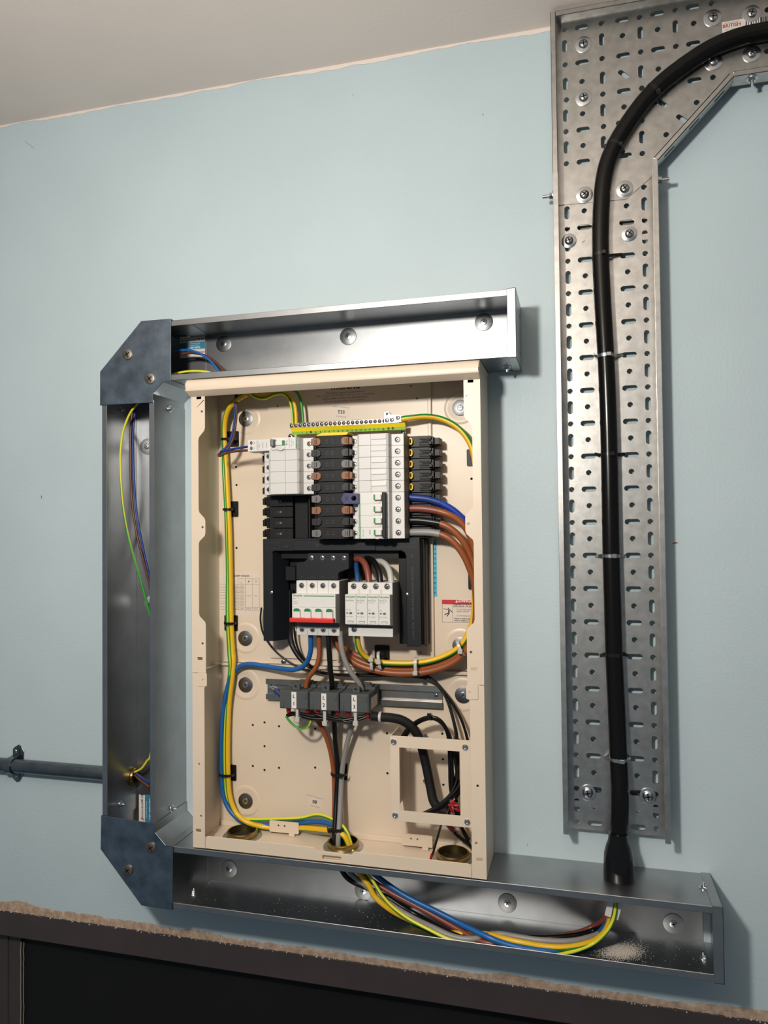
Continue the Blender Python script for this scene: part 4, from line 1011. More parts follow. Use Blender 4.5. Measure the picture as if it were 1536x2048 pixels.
def right_common(o, z0, z1):
    zc_ = (z0 + z1) / 2
    term_screw(o, ax(709.5, 940, RT0), zc_, RT0 + .05, 3.0); term_screw(o, ax(795.5, 940, RT0), zc_, RT0 + .35, 3.7)
    m = MB()
    for px_ in (782.5, 787): xx = ax(px_, 940, RT0); m.box(xx - 0.3, xx + 0.3, RT0, RT0 + 0.1, z0 + 3.5, z1 - 3.5)
    m.build('vent_slots', 'ink_soft', o)
    m = MB(); m.hexa([(-259.2, 28, z0 + .3), (-259.2, 52, z0 + .3), (-259.2, 52, z1 - .3), (-259.2, 28, z1 - .3), (-258.9, 28, z0 + .3), (-258.9, 52, z0 + .3), (-258.9, 52, z1 - .3), (-258.9, 28, z1 - .3)]); m.hexa([(-259.2, 52, z0 + .3), (-259.8, 79.5, z0 + .3), (-259.8, 79.5, z1 - .3), (-259.2, 52, z1 - .3), (-258.9, 52, z0 + .3), (-259.5, 79.5, z0 + .3), (-259.5, 79.5, z1 - .3), (-258.9, 52, z1 - .3)]); m.build('side_face', 'device_side', o)
def blank_right(k):
    z1 = PZ0 - 18 * k - 0.1; z0 = z1 - 17.75
    o = thing('blank_module', 'plain white blank module, %s from the top of the right-hand stack below the earth bar' % WORD[k], 'circuit breaker', -300, 30, z0, 'blank modules right of the busbars')
    m = MB(); zprism(m, right_profile(), z0, z1); m.build('body', 'white_blank', o, bev=0.35)
    m = MB(); xm = -308.5; m.box(xm - 0.25, xm + 0.25, RN, RN + 0.08, z0, z1); m.build('front_joint', 'ink_soft', o)
    m = MB(); m.hexa([(xm + 1, RN, z0 + 8.5), (-284.5, RN, z0 + 8.5), (-284.5, RN, z1 - 1), (xm + 1, RN, z1 - 1), (xm + 1, RN + 1.2, z0 + 9.2), (-284.5, RN + 1.2, z0 + 9.2), (-284.5, RN + 0.1, z1 - 1), (xm + 1, RN + 0.1, z1 - 1)]); m.build('front_window', 'white_blank', o)
    right_common(o, z0, z1)
for k in range(5): blank_right(k)

# ---- switched breaker with test button on the first left way
z1 = PZ0 + 0.2; z0 = z1 - 19.0; zc_ = (z0 + z1) / 2
rc = thing('combined_breaker', 'long white breaker with grey lever and round test button on the top left way', 'circuit breaker', -455, 30, z0)
xa = ax(497, 890, 80); xn = ax(554, 890, 96)
m = MB(); zprism(m, [(xa + 8, 40), (xa + 8, 56), (xa, 58), (xa, 83), (ax(512, 890, 83) + 1, 84), (ax(543, 890, 86), 88), (ax(544, 890, 94), 95), (-431, 95), (-428.5, 92), (-426, 77), (-409, 76.4), (-409, 26), (-480, 26), (-480, 40)], z0, z1); m.build('body', 'white_plastic', rc, bev=0.4)
for dz_ in (4.6, -4.2):
    xx = ax(503.2, 890, 84); m = MB(); m.lathe((xx, 83.2, zc_ + dz_), (xx, 83.9, zc_ + dz_), [(0, 3.5), (1, 3.5), (1, 3.0), (0, 3.0)], 18, 2, caps=False); m.lathe((xx, 83.2, zc_ + dz_), (xx, 83.5, zc_ + dz_), [(0, 3.0), (1, 3.0)], 16, 1); m.lathe((xx, 83.5, zc_ + dz_), (xx, 83.7, zc_ + dz_), [(0, 1.9), (1, 1.9)], 12, 0); m.build('terminal_screw', ['zinc_dull', 'recess_shade', 'offwhite_plastic'], rc)
term_screw(rc, ax(618.5, 885, 76.5), zc_, 76.9, 3.2)
xl0, xl1 = ax(542, 885, 100), ax(549.5, 885, 100)
m = MB(); zprism(m, [(xl0, 90), (xl0 - 0.5, 103), (xl0 + 1.5, 104.5), (xl1 - 1, 103), (xl1 + 1, 95), (xl1 + 1, 90)], zc_ - 4.5, zc_ + 6.5); m.build('lever', 'grey_band', rc, bev=0.8)
xt = ax(560.5, 888, 96)
m = MB(); m.lathe((xt, 95, zc_ - 1.5), (xt, 96.4, zc_ - 1.5), [(0, 9.4), (0.8, 9.4), (1, 8.9)], 30); m.build('test_button', 'white_plastic', rc, smooth=True, angle=30)
m = MB(); m.box(xt - 7.5, xt + 7.5, 96.4, 98.6, zc_ - 3.2, zc_ + 4.8); m.build('toggle', 'white_plastic', rc, bev=0.8)
m = MB(); m.box(xt + 4.2, xt + 8.3, 98.6, 98.8, zc_ - 3.0, zc_ + 4.6); m.build('state_flag', 'green_plastic', rc)
text(rc, 'Schneider', ax(592.5, 890, 96), zc_, 95.15, 3.2, 'ink_green', -90, bold=True)
text(rc, 'C 16', ax(573, 890, 96), zc_ + 1, 95.15, 2.4, 'ink', -90, bold=True); text(rc, 'RCBO 30mA', ax(578, 890, 96), zc_, 95.15, 1.9, 'ink_soft', -90); text(rc, '230V 10kA', ax(582.5, 890, 96), zc_, 95.15, 1.9, 'ink_soft', -90); text(rc, 'Type A', ax(586.5, 890, 96), zc_, 95.15, 1.9, 'ink_green', -90)
text(rc, 'N', ax(508.5, 890, 84), zc_ + 4.6, 85.3, 2.2, 'ink_soft', -90); text(rc, 'L', ax(508.5, 890, 84), zc_ - 4.2, 85.3, 2.2, 'ink_soft', -90)
for px_, s_ in ((515, 'TEST MONTHLY'), (519, 'Un 230V~'), (526, 'EN 61009'), (534, '50Hz 40C')): text(rc, s_, ax(px_, 890, 86), zc_, 88.6, 1.5, 'ink_soft', -90)

# ---- four-pole breaker, right ways 6 to 9
z1 = PZ0 - 90 - 0.1; z0 = z1 - 71.7
fp = thing('four_pole_breaker', 'white four-pole breaker with four green-flagged switches joined by a black bar', 'circuit breaker', -300, 30, z0)
m = MB(); zprism(m, right_profile(), z0, z1); m.build('body', 'white_plastic', fp, bev=0.35)
for k in range(4):
    zz1 = z1 - 18 * k; right_common(fp, zz1 - 17.9, zz1); zc_ = zz1 - 9
    xa, xb = ax(748.5, 1030, 97), ax(764, 1030, 97)
    m = MB(); m.lathe((ax(754, 1030, 96), RN, zc_ - 1.5), (ax(754, 1030, 96), RN + 0.8, zc_ - 1.5), [(0, 8.0), (1, 7.6)], 26); m.build('switch_well', 'offwhite_plastic', fp, smooth=True, angle=30)
    m = MB(); m.box(xa, xb, RN, RN + 6.5, zc_ - 3.6, zc_ + 5.0); o = m.build('toggle', 'white_plastic', fp, bev=0.9)
    m = MB(); m.box(xa + 0.2, xa + 3.0, RN + 6.5, RN + 6.75, zc_ - 3.4, zc_ + 4.8); m.build('state_flag', 'green_plastic', o)
    if k: m = MB(); m.box(-330, -281, RN, RN + 0.06, zz1 - 0.15, zz1 + 0.15); m.build('pole_joint', 'ink_soft', fp)
xb0, xb1 = ax(764.5, 1030, 102), ax(772, 1030, 102)
m = MB(); m.box(xb0, xb1, RN, 104, z0 + 0.8, z1 - 0.8); m.build('link_bar', 'black_plastic', fp, bev=1.0, segs=2)
xg = ax(719.8, 1030, RN); m = MB(); m.box(xg - 0.8, xg + 0.8, RN, RN + 0.12, z1 - 53, z1 - 2); m.build('green_stripe', 'ink_green', fp)
text(fp, 'Schneider', xg, z1 - 62, RN + 0.15, 3.4, 'ink_green', 90, bold=True); text(fp, 'C63  415V', ax(726.5, 1060, RN), z1 - 63, RN + 0.15, 1.9, 'ink_soft', 90); text(fp, '10000', ax(740, 1060, RN), z1 - 62, RN + 0.15, 2.2, 'ink', 90)
# blue neutral tag beside it
nz = PZ0 - 99
nt_ = MB(); xa, xb = ax(682, 996, 97), ax(718, 996, 97)
nt_.plate([(xa, nz), (xa + 4.5, nz + 8.6), (xb, nz + 7.2), (xb, nz - 8.6), (xa + 4.5, nz - 9.0), (xa, nz - 2)], [circ(ax(707.5, 996, 97), nz, 3.8, 16)], 84, 97)
nt_ = tag(nt_.build('neutral_tag', 'neutral_blue', bev=0.7), 'blue neutral connector tag marked N beside the four-pole breaker', 'connector')
text(nt_, 'N', ax(693, 996, 97), nz, 97.2, 5.2, 'ink', -90, bold=True)

# ---- main switch
SX0, SX1 = ax(592, 1175, 80), ax(677.5, 1175, 80); sw_w = SX1 - SX0
def zy(y, d, xp=640): return az(xp, y, d)
NS = 97.0
ms = thing('main_switch', 'white four-pole main switch with a red handle bar and green flags', 'circuit breaker', (SX0 + SX1) / 2, 25, zy(1271, 78))
q = [(25, zy(1271, 78)), (78, zy(1271, 78)), (78.6, zy(1254, 78.6)), (74, zy(1253, 78)), (74, zy(1246, 78)), (NS, zy(1245, NS)), (NS, zy(1188, NS)), (78.6, zy(1187, 78.6)), (78, zy(1161.5, 78)), (25, zy(1161.5, 78))]
m = MB(); xprism(m, q, SX0, SX1); m.build('body', 'white_plastic', ms, bev=0.4)
m = MB(); m.box(SX1, SX1 + 0.25, 26, 77.5, zy(1270, 78), zy(1163, 78)); m.build('side_face', 'device_side', ms)
m = MB(); m.box(SX0 + 0.3, SX1 - 0.3, 74, 74.6, zy(1253, 76), zy(1245.5, 76)); m.build('grey_band', 'grey_band', ms)
for k in range(4):
    xc_ = SX0 + sw_w * (k + 0.5) / 4
    term_screw(ms, xc_, zy(1171.5, 78.5), 78.4, 3.6); term_screw(ms, xc_, zy(1259.5, 78.5), 78.4, 3.6)
    zt, zl = zy(1217, NS + 3), zy(1238, NS + 3); w = 5.4
    m = MB(); m.plate([(xc_ - w, zl), (xc_ + w, zl), (xc_ + w, zt - 3), (xc_ + w - 1.5, zt - .5), (xc_, zt), (xc_ - w + 1.5, zt - .5), (xc_ - w, zt - 3)], (), NS, NS + 4.0); o = m.build('toggle', 'white_plastic', ms, bev=0.7)
    m = MB(); m.plate([(xc_ - w + .2, zt - 5), (xc_ + w - .2, zt - 5), (xc_ + w - .2, zt - 3), (xc_ + w - 1.7, zt - .6), (xc_, zt - .1), (xc_ - w + 1.7, zt - .6), (xc_ - w + .2, zt - 3)], (), NS + 4, NS + 4.3); m.build('state_flag', 'green_plastic', o)
    if k: m = MB(); xx = SX0 + sw_w * k / 4; m.box(xx - .15, xx + .15, 78.5, 78.75, zy(1187, 78.6), zy(1162, 78.6)); m.box(xx - .15, xx + .15, 78.3, 78.65, zy(1270.5, 78.6), zy(1254.5, 78.6)); m.build('pole_joint', 'ink_soft', ms)
m = MB(); m.box(SX0 + .2, SX1 - .2, NS, NS + .1, zy(1214.8, NS) - .2, zy(1214.8, NS) + .2); m.build('front_joint', 'ink_soft', ms)
zr = zy(1241, 104); m = MB(); m.box(SX0 - 1, SX1 - .5, NS, 107, zr - 3.4, zr + 3.4); m.build('handle_bar', 'red_plastic', ms, bev=1.2, segs=2)
text(ms, 'Schneider', SX0 + 1.2, zy(1191.5, NS), NS + .15, 2.9, 'ink_green', align='LEFT', bold=True); text(ms, 'Electric', SX0 + 7, zy(1194.7, NS), NS + .15, 1.4, 'ink_lime', align='LEFT')
m = MB(); m.box(SX0 + 19.5, SX1 - 1.5, NS, NS + .12, zy(1192.2, NS) - .75, zy(1192.2, NS) + .75); m.build('green_stripe', 'ink_green', ms)
text(ms, 'iSW', SX0 + 1.2, zy(1197.6, NS), NS + .15, 1.8, 'ink', align='LEFT'); text(ms, 'Ie 125A', SX0 + 1.2, zy(1204.2, NS), NS + .15, 1.6, 'ink_soft', align='LEFT'); text(ms, 'Ue 415V~', SX0 + 1.2, zy(1208, NS), NS + .15, 1.6, 'ink_soft', align='LEFT')

# ---- surge protector
ND = 102.0; TDm = 86.0
QX0, QX1 = ax(690, 1220, ND), ax(780, 1220, ND)
sp = thing('surge_protector', 'white four-cartridge surge protector beside the main switch', 'surge protector', (QX0 + QX1) / 2, 25, zy(1273, TDm, 740))
ZY = lambda y, d: az(735, y, d)
q = [(25, ZY(1273, TDm)), (TDm, ZY(1273, TDm)), (TDm, ZY(1256.5, TDm)), (82, ZY(1256, TDm)), (82, ZY(1251, TDm)), (90, ZY(1250, TDm)), (90, ZY(1190, TDm)), (TDm, ZY(1188.5, TDm)), (TDm, ZY(1165, TDm)), (25, ZY(1165, TDm))]
m = MB(); xprism(m, q, QX0, QX1); m.build('body', 'white_plastic', sp, bev=0.4)
m = MB(); m.box(QX1, QX1 + .25, 26, TDm - .5, ZY(1272, TDm), ZY(1166, TDm)); m.build('side_face', 'device_side', sp)
m = MB(); m.box(QX0 + .3, QX1 - .3, 82, 82.6, ZY(1256.2, 82), ZY(1250, 82)); m.build('grey_band', 'grey_band', sp)
zt, zl = ZY(1189.5, ND), ZY(1249.5, ND)
for k in range(4):
    x0_ = QX0 + (QX1 - QX0) * k / 4 + .15; x1_ = QX0 + (QX1 - QX0) * (k + 1) / 4 - .15; xc_ = (x0_ + x1_) / 2
    m = MB(); m.box(x0_, x1_, 88, ND, zl, zt); o = m.build('cartridge', 'white_plastic', sp, bev=0.5)
    text(o, 'Schneider', x0_ + 1.0, zt - 3.4, ND + .15, 2.75, 'ink_green', align='LEFT', bold=True); text(o, 'Electric', x0_ + 6, zt - 6.4, ND + .15, 1.4, 'ink_lime', align='LEFT')
    text(o, 'PRD Neutral' if k == 0 else 'PRD 40-350', x0_ + 1.2, zt - 9.2, ND + .15, 1.7, 'ink', align='LEFT')
    if k: text(o, 'Imax 40kA', x0_ + 1.2, zt - 12.2, ND + .15, 1.4, 'ink_soft', align='LEFT')
    text(o, 'T2 T3' if k == 0 else 'T2', x0_ + 1.4, zt - 24, ND + .15, 2.2, 'ink_soft', align='LEFT')
    m = MB(); zi = zt - 28.5; m.box(x0_ + 1.8, x0_ + 5.0, ND, ND + .12, zi - 1.0, zi + 1.0); m.plate([(x0_ + 9 + 2.6 * math.cos(a), zi + 1.9 * math.sin(a)) for a in [i * math.pi / 8 for i in range(16)]], (), ND, ND + .12); m.build('status_window', 'clip_grey', o)
    text(o, 'Red = Replace', x0_ + 1.2, zt - 33.8, ND + .15, 1.4, 'ink_soft', align='LEFT')
    m = MB(); m.box(xc_ - 4.8, xc_ + 4.8, ND, ND + .12, zl + 2.2, zl + 5.6); m.box(xc_ - 4.0, xc_ + 4.0, ND + .12, ND + .5, zl + 2.2, zl + 4.4, 1); m.build('latch', ['device_side', 'white_plastic'], o)
    term_screw(sp, xc_ + 0.5, ZY(1173, TDm), TDm, 3.9)
    text(sp, ('N', 'L1/L1', 'L2/L1', 'L3/L1')[k], xc_, ZY(1166.8, TDm), TDm + .2, 1.7, 'ink_soft')
    if k: m = MB(); xx = QX0 + (QX1 - QX0) * k / 4; m.plate(rect(xx - 1.5, xx + 1.5, ZY(1187, TDm), ZY(1179.5, TDm)), [rect(xx - 1.1, xx + 1.1, ZY(1187, TDm), ZY(1180.2, TDm))], TDm, TDm + .12); m.build('key_slot', 'device_side', sp)
term_screw(sp, QX0 + 9.5, ZY(1259.5, TDm), TDm, 3.9)

# ---- black shroud around them
SD = 58.0
sx0, sx1 = ax(526, 1100, SD), ax(839, 1100, SD); szt = ZYs = az(600, 1077, SD); szi = az(640, 1102, SD); szb = az(530, 1282, SD); szb2 = az(830, 1293, SD)
ix0, ix1 = ax(544, 1150, SD), ax(812, 1150, SD); jx0, jx1 = ax(562, 1150, 40) , ax(798, 1150, 40)
shd = thing('terminal_shroud', 'black plastic frame shroud around the main switch and surge protector', 'electrical cover', (sx0 + sx1) / 2, RD, szb)
q = [(sx0, szb), (ix0, szb), (ix0, szi - 5), (ix0 + 1.5, szi - 1.5), (ix0 + 5, szi), (ix1 - 8, szi), (ix1 - 2.5, szi - 2.5), (ix1, szi - 8), (ix1, szb2), (sx1, szb2), (sx1, szt), (sx0, szt)]
m = MB(); m.plate(q, (), RD, SD); m.build('frame', 'shroud', shd, bev=1.0, segs=2)
m = MB()   # chamfered inner walls
m.hexa([(ix0, 30, szb), (ix0, SD - 1, szb), (ix0, SD - 1, szi), (ix0, 30, szi), (ix0 + 18, 30, szb), (ix0 + 1, SD - 1, szb), (ix0 + 1, SD - 1, szi), (ix0 + 18, 30, szi)])
m.build('inner_wall', 'shroud', shd)
m = MB(); m.box(ix0, ax(738, 1150, 24), RD, 22, az(600, 1250, 22), szi); m.build('backing', 'black_plastic', shd)
m = MB(); m.box(ix0 + 2, ix1, RD, 42, az(700, 1117, 42), szi); m.build('inner_step', 'black_plastic', shd)
m = MB(); m.box(ax(798, 1180, 42), ix1, RD, 42, szb2 + 1, szi); m.build('inner_step', 'black_plastic', shd)
for j in range(5):
    m = MB(); xx = ax(566 + j * 5, 1210, 24); m.box(xx, xx + 2.2, 22, 30, az(580, 1250, 26), az(580, 1180, 26)); m.build('backing_rib', 'charcoal', shd)
m = MB(); m.box(ax(571, 1150, 40), ax(591, 1150, 40), 22, 40, az(580, 1161, 40), az(580, 1133, 40)); m.build('side_block', 'charcoal', shd, bev=0.6)
for px0, px1, dd_ in ((840, 844.5, 50), (845.5, 849, 44), (849.5, 852, 36)):
    m = MB(); m.box(ax(px0, 1200, dd_), ax(px1, 1200, dd_), RD, dd_, az(845, 1292 - (852 - px1) * 0.4, dd_), az(845, 1078, dd_)); m.build('edge_rail', 'black_plastic', shd, bev=0.6)
zt_ = az(640, 1080, SD + 1.5); m = MB(); m.box(ax(586, 1085, SD + 2), ax(751, 1085, SD + 2), SD, SD + 2, szi + 1, zt_); m.build('marker_panel', 'shroud', shd, bev=0.5)
for s_, a in (('L1', 635.5), ('L2', 664.5), ('L3', 696)): text(shd, s_, ax(a, 1089, SD + 2), az(a, 1089.5, SD + 2), SD + 2.2, 4.2, 'ink_faint', bold=True)
for a, b in ((571.5, 1092), (777, 1092)):
    x, z = at(a, b, SD); m = MB(); m.plate(rect(x - 6.5, x + 6.5, z - 4.2, z + 5), [rect(x - 5.2, x + 5.2, z - 2.6, z + 2.0)], SD, SD + .8); m.box(x - 5.2, x + 5.2, SD, SD + .15, z - 2.6, z + 2, 1); m.build('latch_window', ['shroud', 'recess_shade'], shd)
for a, b in ((543.5, 1185), (814.5, 1189)):
    x, z = at(a, b, SD); m = MB(); m.lathe((x, SD, z), (x, SD + 1.8, z), [(0, 3.0), (0.6, 2.7), (1, 1.4)], 14); m.build('cover_screw', 'zinc', shd, smooth=True)
x, z = at(826, 1190, SD); text(shd, 'LOAD SIDE.  ISOLATE SUPPLY BEFORE REMOVAL', x, z - 12, SD + .3, 3.3, 'ink_faint', 90, bold=True, sx=1.12)
x, z = at(808, 1090, SD); m = MB(); m.plate(rrect(x - 17, x + 17, z - 4.6, z + 5.4, 1), [rrect(x - 16.6, x + 16.6, z - 4.2, z + 5.0, .8)], SD, SD + .3); pl = m.build('plate_outline', 'ink_faint', shd); text(shd, 'DISCONNECT SUPPLY', x, z + 2.2, SD + .3, 2.1, 'ink_faint'); text(shd, 'BEFORE REMOVING', x, z - 1.8, SD + .3, 2.1, 'ink_faint')
x, z = at(824, 1112, SD); m = MB(); m.plate([(x + 1.6, z + 5), (x - 1.8, z - .6), (x - .2, z - .4), (x - 1.4, z - 5), (x + 1.8, z + .8), (x + .3, z + .6)], (), SD, SD + .3); m.build('bolt_symbol', 'ink_faint', shd)
x, z = at(546, 1091, SD); m = MB(); m.plate(rrect(x - 12, x + 12, z - 5, z + 5, 1), [rrect(x - 11.6, x + 11.6, z - 4.6, z + 4.6, .8)], SD, SD + .3); m.build('plate_outline', 'ink_faint', shd)
# black link block feeding the main switch
LD = 66.0
lk = thing('link_block', 'dark grey link block with four bright screws above the main switch', 'connector', (SX0 + SX1) / 2, 25, az(640, 1160, LD))
q = [at(a, b, LD) for a, b in ((592, 1160), (592, 1127), (596, 1124.5), (608, 1123.5), (613, 1119), (615, 1106.5), (698, 1106.5), (698, 1137), (680, 1143.5), (677, 1147), (677, 1160))]
m = MB(); m.plate(q, (), 24, LD); m.build('body', 'shroud', lk, bev=0.7)
for a in (623.5, 645, 666.5, 688.5):
    x, z = at(a, 1115.5, LD); m = MB(); m.lathe((x, LD, z), (x, LD + .3, z), [(0, 5), (1, 5)], 20, 1); cross_head(m, x, z, LD + .2, 3.9, 1.6, 0, 1); m.build('link_screw', ['zinc', 'recess_shade'], lk, smooth=True)
for s_, a in (('N', 604), ('L1', 624), ('L2', 645), ('L3', 666.5)): text(lk, s_, ax(a, 1154, LD), az(a, 1154, LD), LD + .2, 3.2, 'ink_faint')

# ---- earth bar
ED = 30.0; ez = az(670, 846.5, ED + 6); ex0 = ax(579, 850, ED + 5); ex1 = ax(771, 841, ED + 5)
eb = thing('earth_bar', 'earth terminal bar with a row of screws above a yellow and green number strip', 'terminal bar', (ex0 + ex1) / 2, RD, ez - 5)
m = MB(); m.box(ex0, ex1 + 6, ED - 5, ED + 4, ez - 4.4, ez + 4.4); m.box(ex0 + 30, ex0 + 40, RD, ED - 5, ez - 4, ez + 4); m.box(ex1 - 20, ex1 - 10, RD, ED - 5, ez - 4, ez + 4); m.build('bar', 'din_steel', eb, bev=0.6)
n_ = 22
for k in range(n_):
    x = ex0 + 3.5 + (ex1 - ex0 - 6) * k / (n_ - 1); m = MB(); cross_head(m, x, ez, ED + 4, 3.3, 2.2, 0, 1, n=14, ang=random.random() * 1.5); m.build('terminal_screw', ['screw_steel', 'recess_shade'], eb, smooth=True)
sx_a, sx_b = ax(583.5, 862, 34), ax(811, 855, 34)
zt_, zb_ = az(690, 850.5, 40), az(690, 864.5, 34)
m = MB(); P8 = lambda za, zb, da, db: [(sx_a, da - 1.2, za), (sx_b, da - 1.2, za), (sx_b, db - 1.2, zb), (sx_a, db - 1.2, zb), (sx_a, da, za), (sx_b, da, za), (sx_b, db, zb), (sx_a, db, zb)]
zmid = (zt_ * .45 + zb_ * .55)
m.hexa(P8(zb_, zmid, 33, 34), 1); m.hexa(P8(zmid, zt_, 34, 38), 0); ns = m.build('number_strip', ['label_yellow', 'label_green'], eb)
zn = (zb_ + zmid) / 2
for k in range(18): 
    a = 604.5 + (766 - 604.5) * (k + (1 if k >= 2 else 0)) / 18.0 * 1.0
    text(ns, str(k + 1), ax(a, 860, 34), zn, 33.9, 3.0, 'ink', bold=True)
for s_, a in (('7', 587), ('0', 596)): text(ns, s_, ax(a, 860, 34), zn, 33.9, 2.6, 'ink_soft')
for a in (621.5, 777, 785.5):
    m = MB(); x = ax(a, 856, 34); m.lathe((x, 33.4, zn + .6), (x, 34.3, zn + .6), [(0, 1.9), (1, 1.9)], 14); m.build('strip_dot', 'ink', ns)
m = MB(); bx_ = [at(a, b, ED + 9) for a, b in ((768, 847), (768, 824), (777, 822), (780, 829), (801, 829.5), (804, 832), (804, 843.5), (790, 846))]
m.plate(bx_, [circ(*at(774, 827.5, ED + 9), 2.0, 12)], ED - 8, ED + 9); m.build('main_lug', 'zinc', eb, bev=0.8)
for a, b in ((773.5, 840.5), (783.5, 839.5), (795.5, 835.5)):
    x, z = at(a, b, ED + 10); m = MB(); cross_head(m, x, z, ED + 9, 3.9, 1.4, 0, 1, ang=1.1); m.build('lug_screw', ['zinc', 'recess_shade'], eb, smooth=True)
# screws of the pan on the mounting plate
for a, b in ((804.5, 865), (580.5, 873)):
    x, z = at(a, b, 20); m = MB(); cross_head(m, x, z, 16, 5.5, 3.5, 0, 1); m.cyl((x, RD, z), (x, 16, z), 4, 4, 12); m.build('pan_screw', ['zinc', 'recess_shade'], pan, smooth=True)

# ---- DIN rail and current transformers
dx0, dx1 = ax(533, 1376, 12), ax(884, 1394, 12); dzt = az(700, 1364.5, 13); dzb = dzt - 35
rail = MB(); xprism(rail, [(7, dzt - 8), (13.5, dzt - 8), (13.5, dzt), (15, dzt), (15, dzt - 9.2), (8.2, dzt - 9.2), (8.2, dzb + 9.2), (15, dzb + 9.2), (15, dzb), (13.5, dzb), (13.5, dzb + 8), (7, dzb + 8)], dx0, dx1)
rl = tag(rail.build('din_rail', 'din_steel', bev=0.4), 'steel mounting rail across the extension box behind the current transformers', 'rail')
x, z = at(872.5, 1391, 10); m = MB(); cross_head(m, x, z, 8.2, 3.6, 1.8, 0, 1); m.build('rail_screw', ['zinc', 'recess_shade'], rl, smooth=True)
x, z = at(539, 1373, 10); m = MB(); m.lathe((x, 8.2, z), (x, 10.2, z), [(0, 4), (1, 3.6)], 16); m.box(x - 2, x + 2, 10.2, 12.4, z - 2.4, z + 2.4)
lug = m.build('earth_stud', 'zinc', rl, smooth=True)
m = MB(); P0 = (x + 2, 11, z - 1); P1 = (ax(549, 1381, 15), 15, az(549, 1381, 15)); m.cyl(P0, P1, 1.3, 1.3, 10, 0); P2 = (ax(560, 1391, 20), 20, az(560, 1391, 20)); m.cyl(P1, P2, 2.9, 2.9, 14, 1); m.build('blue_crimp', ['zinc', 'c_darkblue'], rl, smooth=True)
CTD = 78.0; ctz1 = -256.0; ctz0 = -284.5
def ct_box(k, a0, a1):
    x0_, x1_ = ax(a0, 1400, CTD), ax(a1, 1400, CTD)
    o = thing('current_transformer', 'grey current transformer block with a white label reading L%d' % (k + 1), 'transformer', (x0_ + x1_) / 2, 16, ctz0 - 3, 'current transformers on the rail')
    m = MB(); xprism(m, [(16, ctz0 - 2), (60, ctz0 - 1.5), (CTD, ctz0), (CTD, ctz1), (44, ctz1 + 0.3), (40, ctz1 + 3.5), (16, ctz1 + 3.5)], x0_ + .3, x1_ - .3); m.build('case', 'ct_grey', o, bev=0.7)
    xc_ = (x0_ + x1_) / 2; w = x1_ - x0_
    m = MB(); m.box(xc_ - 4.2, xc_ + 4.2, CTD, CTD + .25, ctz0 + 1.2, ctz1 - 1.5); lb = m.build('marker', 'paper', o)
    text(lb, 'L', xc_, ctz0 + 20, CTD + .4, 5.4, 'ink', bold=True); text(lb, str(k + 1), xc_, ctz0 + 8.5, CTD + .4, 5.4, 'ink', bold=True)
    for xs_, xe_ in ((x0_ + 1.8, xc_ - 5.5), (xc_ + 5.5, x1_ - 1.8)):
        m = MB(); m.plate([(xs_, ctz0 + 1.2), (xe_, ctz0 + 1.2), (xe_, ctz1 - 1.6), (xs_ + 4, ctz1 - 1.6), (xs_, ctz1 - 4)], (), CTD, CTD + .9); pn = m.build('terminal_door', 'ct_grey', o, bev=0.3)
        xq = xs_ + 1.6 if xs_ < xc_ else xe_ - 5.6; zq = ctz0 + 3 if xs_ < xc_ else ctz1 - 11
        m = MB(); m.box(xq, xq + 4.0, CTD + .9, CTD + 2.0, zq, zq + 8); m.build('door_latch', 'ct_grey', pn, bev=0.3)
    m = MB(); m.plate(rect(xc_ - 6, xc_ + 6, ctz1, ctz1 + 9), [rect(xc_ - 2, xc_ + 2, ctz1 + 3, ctz1 + 7)], CTD - 16, CTD - 10); m.build('top_clip', 'ct_grey', o, bev=0.4)
    m = MB(); m.box(xc_ + 4, xc_ + 16, 40, 60, ctz1 + 0.1, ctz1 + .5); m.build('conductor_opening', 'recess_shade', o)
    m = MB(); m.box(x0_ + 6, x1_ - 6, 22, 40, ctz1 + 3.4, ctz1 + 6); m.box(x0_ + 16, x1_ - 10, 26, 36, ctz1 + 6, ctz1 + 8.5); m.build('rail_clip', 'ct_grey', o, bev=0.5)
    for xs_ in (x0_ + 10.5, x1_ - 6):
        m = MB(); m.lathe((xs_, CTD - 12, ctz0 + .2), (xs_ + .3, CTD - 12, ctz0 - 9.5), [(0, 3.7), (0.85, 3.7), (1, 3.0)], 14); m.build('red_crimp', 'red_crimp', o, smooth=True)
    return xc_
ctx = [ct_box(k, *ab) for k, ab in enumerate(((559, 617), (618, 677.5), (679, 738)))]
x1_ = ax(738, 1400, CTD); m = MB(); m.box(x1_ - .25, x1_ + .1, 30, 66, ctz0 + 3, ctz1 - 8); m.build('rating_plate', 'paper_cream', bpy.data.objects['current_transformer.002'])

# ================================================================== cables inside the board
GY = ['c_yellow', 'c_green']; GYL = ['c_limeyellow', 'c_green']
G1 = 'earth cables in the board'
cable('earth_cable', [(492, 786, 46), (478, 796, 40), (462, 808, 30), (451, 832, 20), (447.5, 880, 15), (447, 930, 14), (449.5, 980, 14), (451.5, 1018, 15), (453.5, 1083, 14), (455, 1140, 14), (454.5, 1200, 14), (455, 1246, 15), (457.5, 1300, 15), (460, 1335, 17), (456, 1370, 15), (450.5, 1420, 14), (448, 1480, 14), (448.5, 1545, 15), (452, 1590, 15), (463, 1621, 16), (480, 1635, 18), (505, 1639, 18), (560, 1638, 18), (602, 1636, 20), (632, 1629.5, 22), (655, 1634, 28), (680, 1648, 36), (693, 1664, 42), (703, 1692, 44), (706, 1712, 44)], 2.9, ['c_green', 'c_limeyellow'], 'slim green and yellow earth cable, the greener of two clipped down the left side', G1, stripe=True, twist=0.0, phase=3.3)
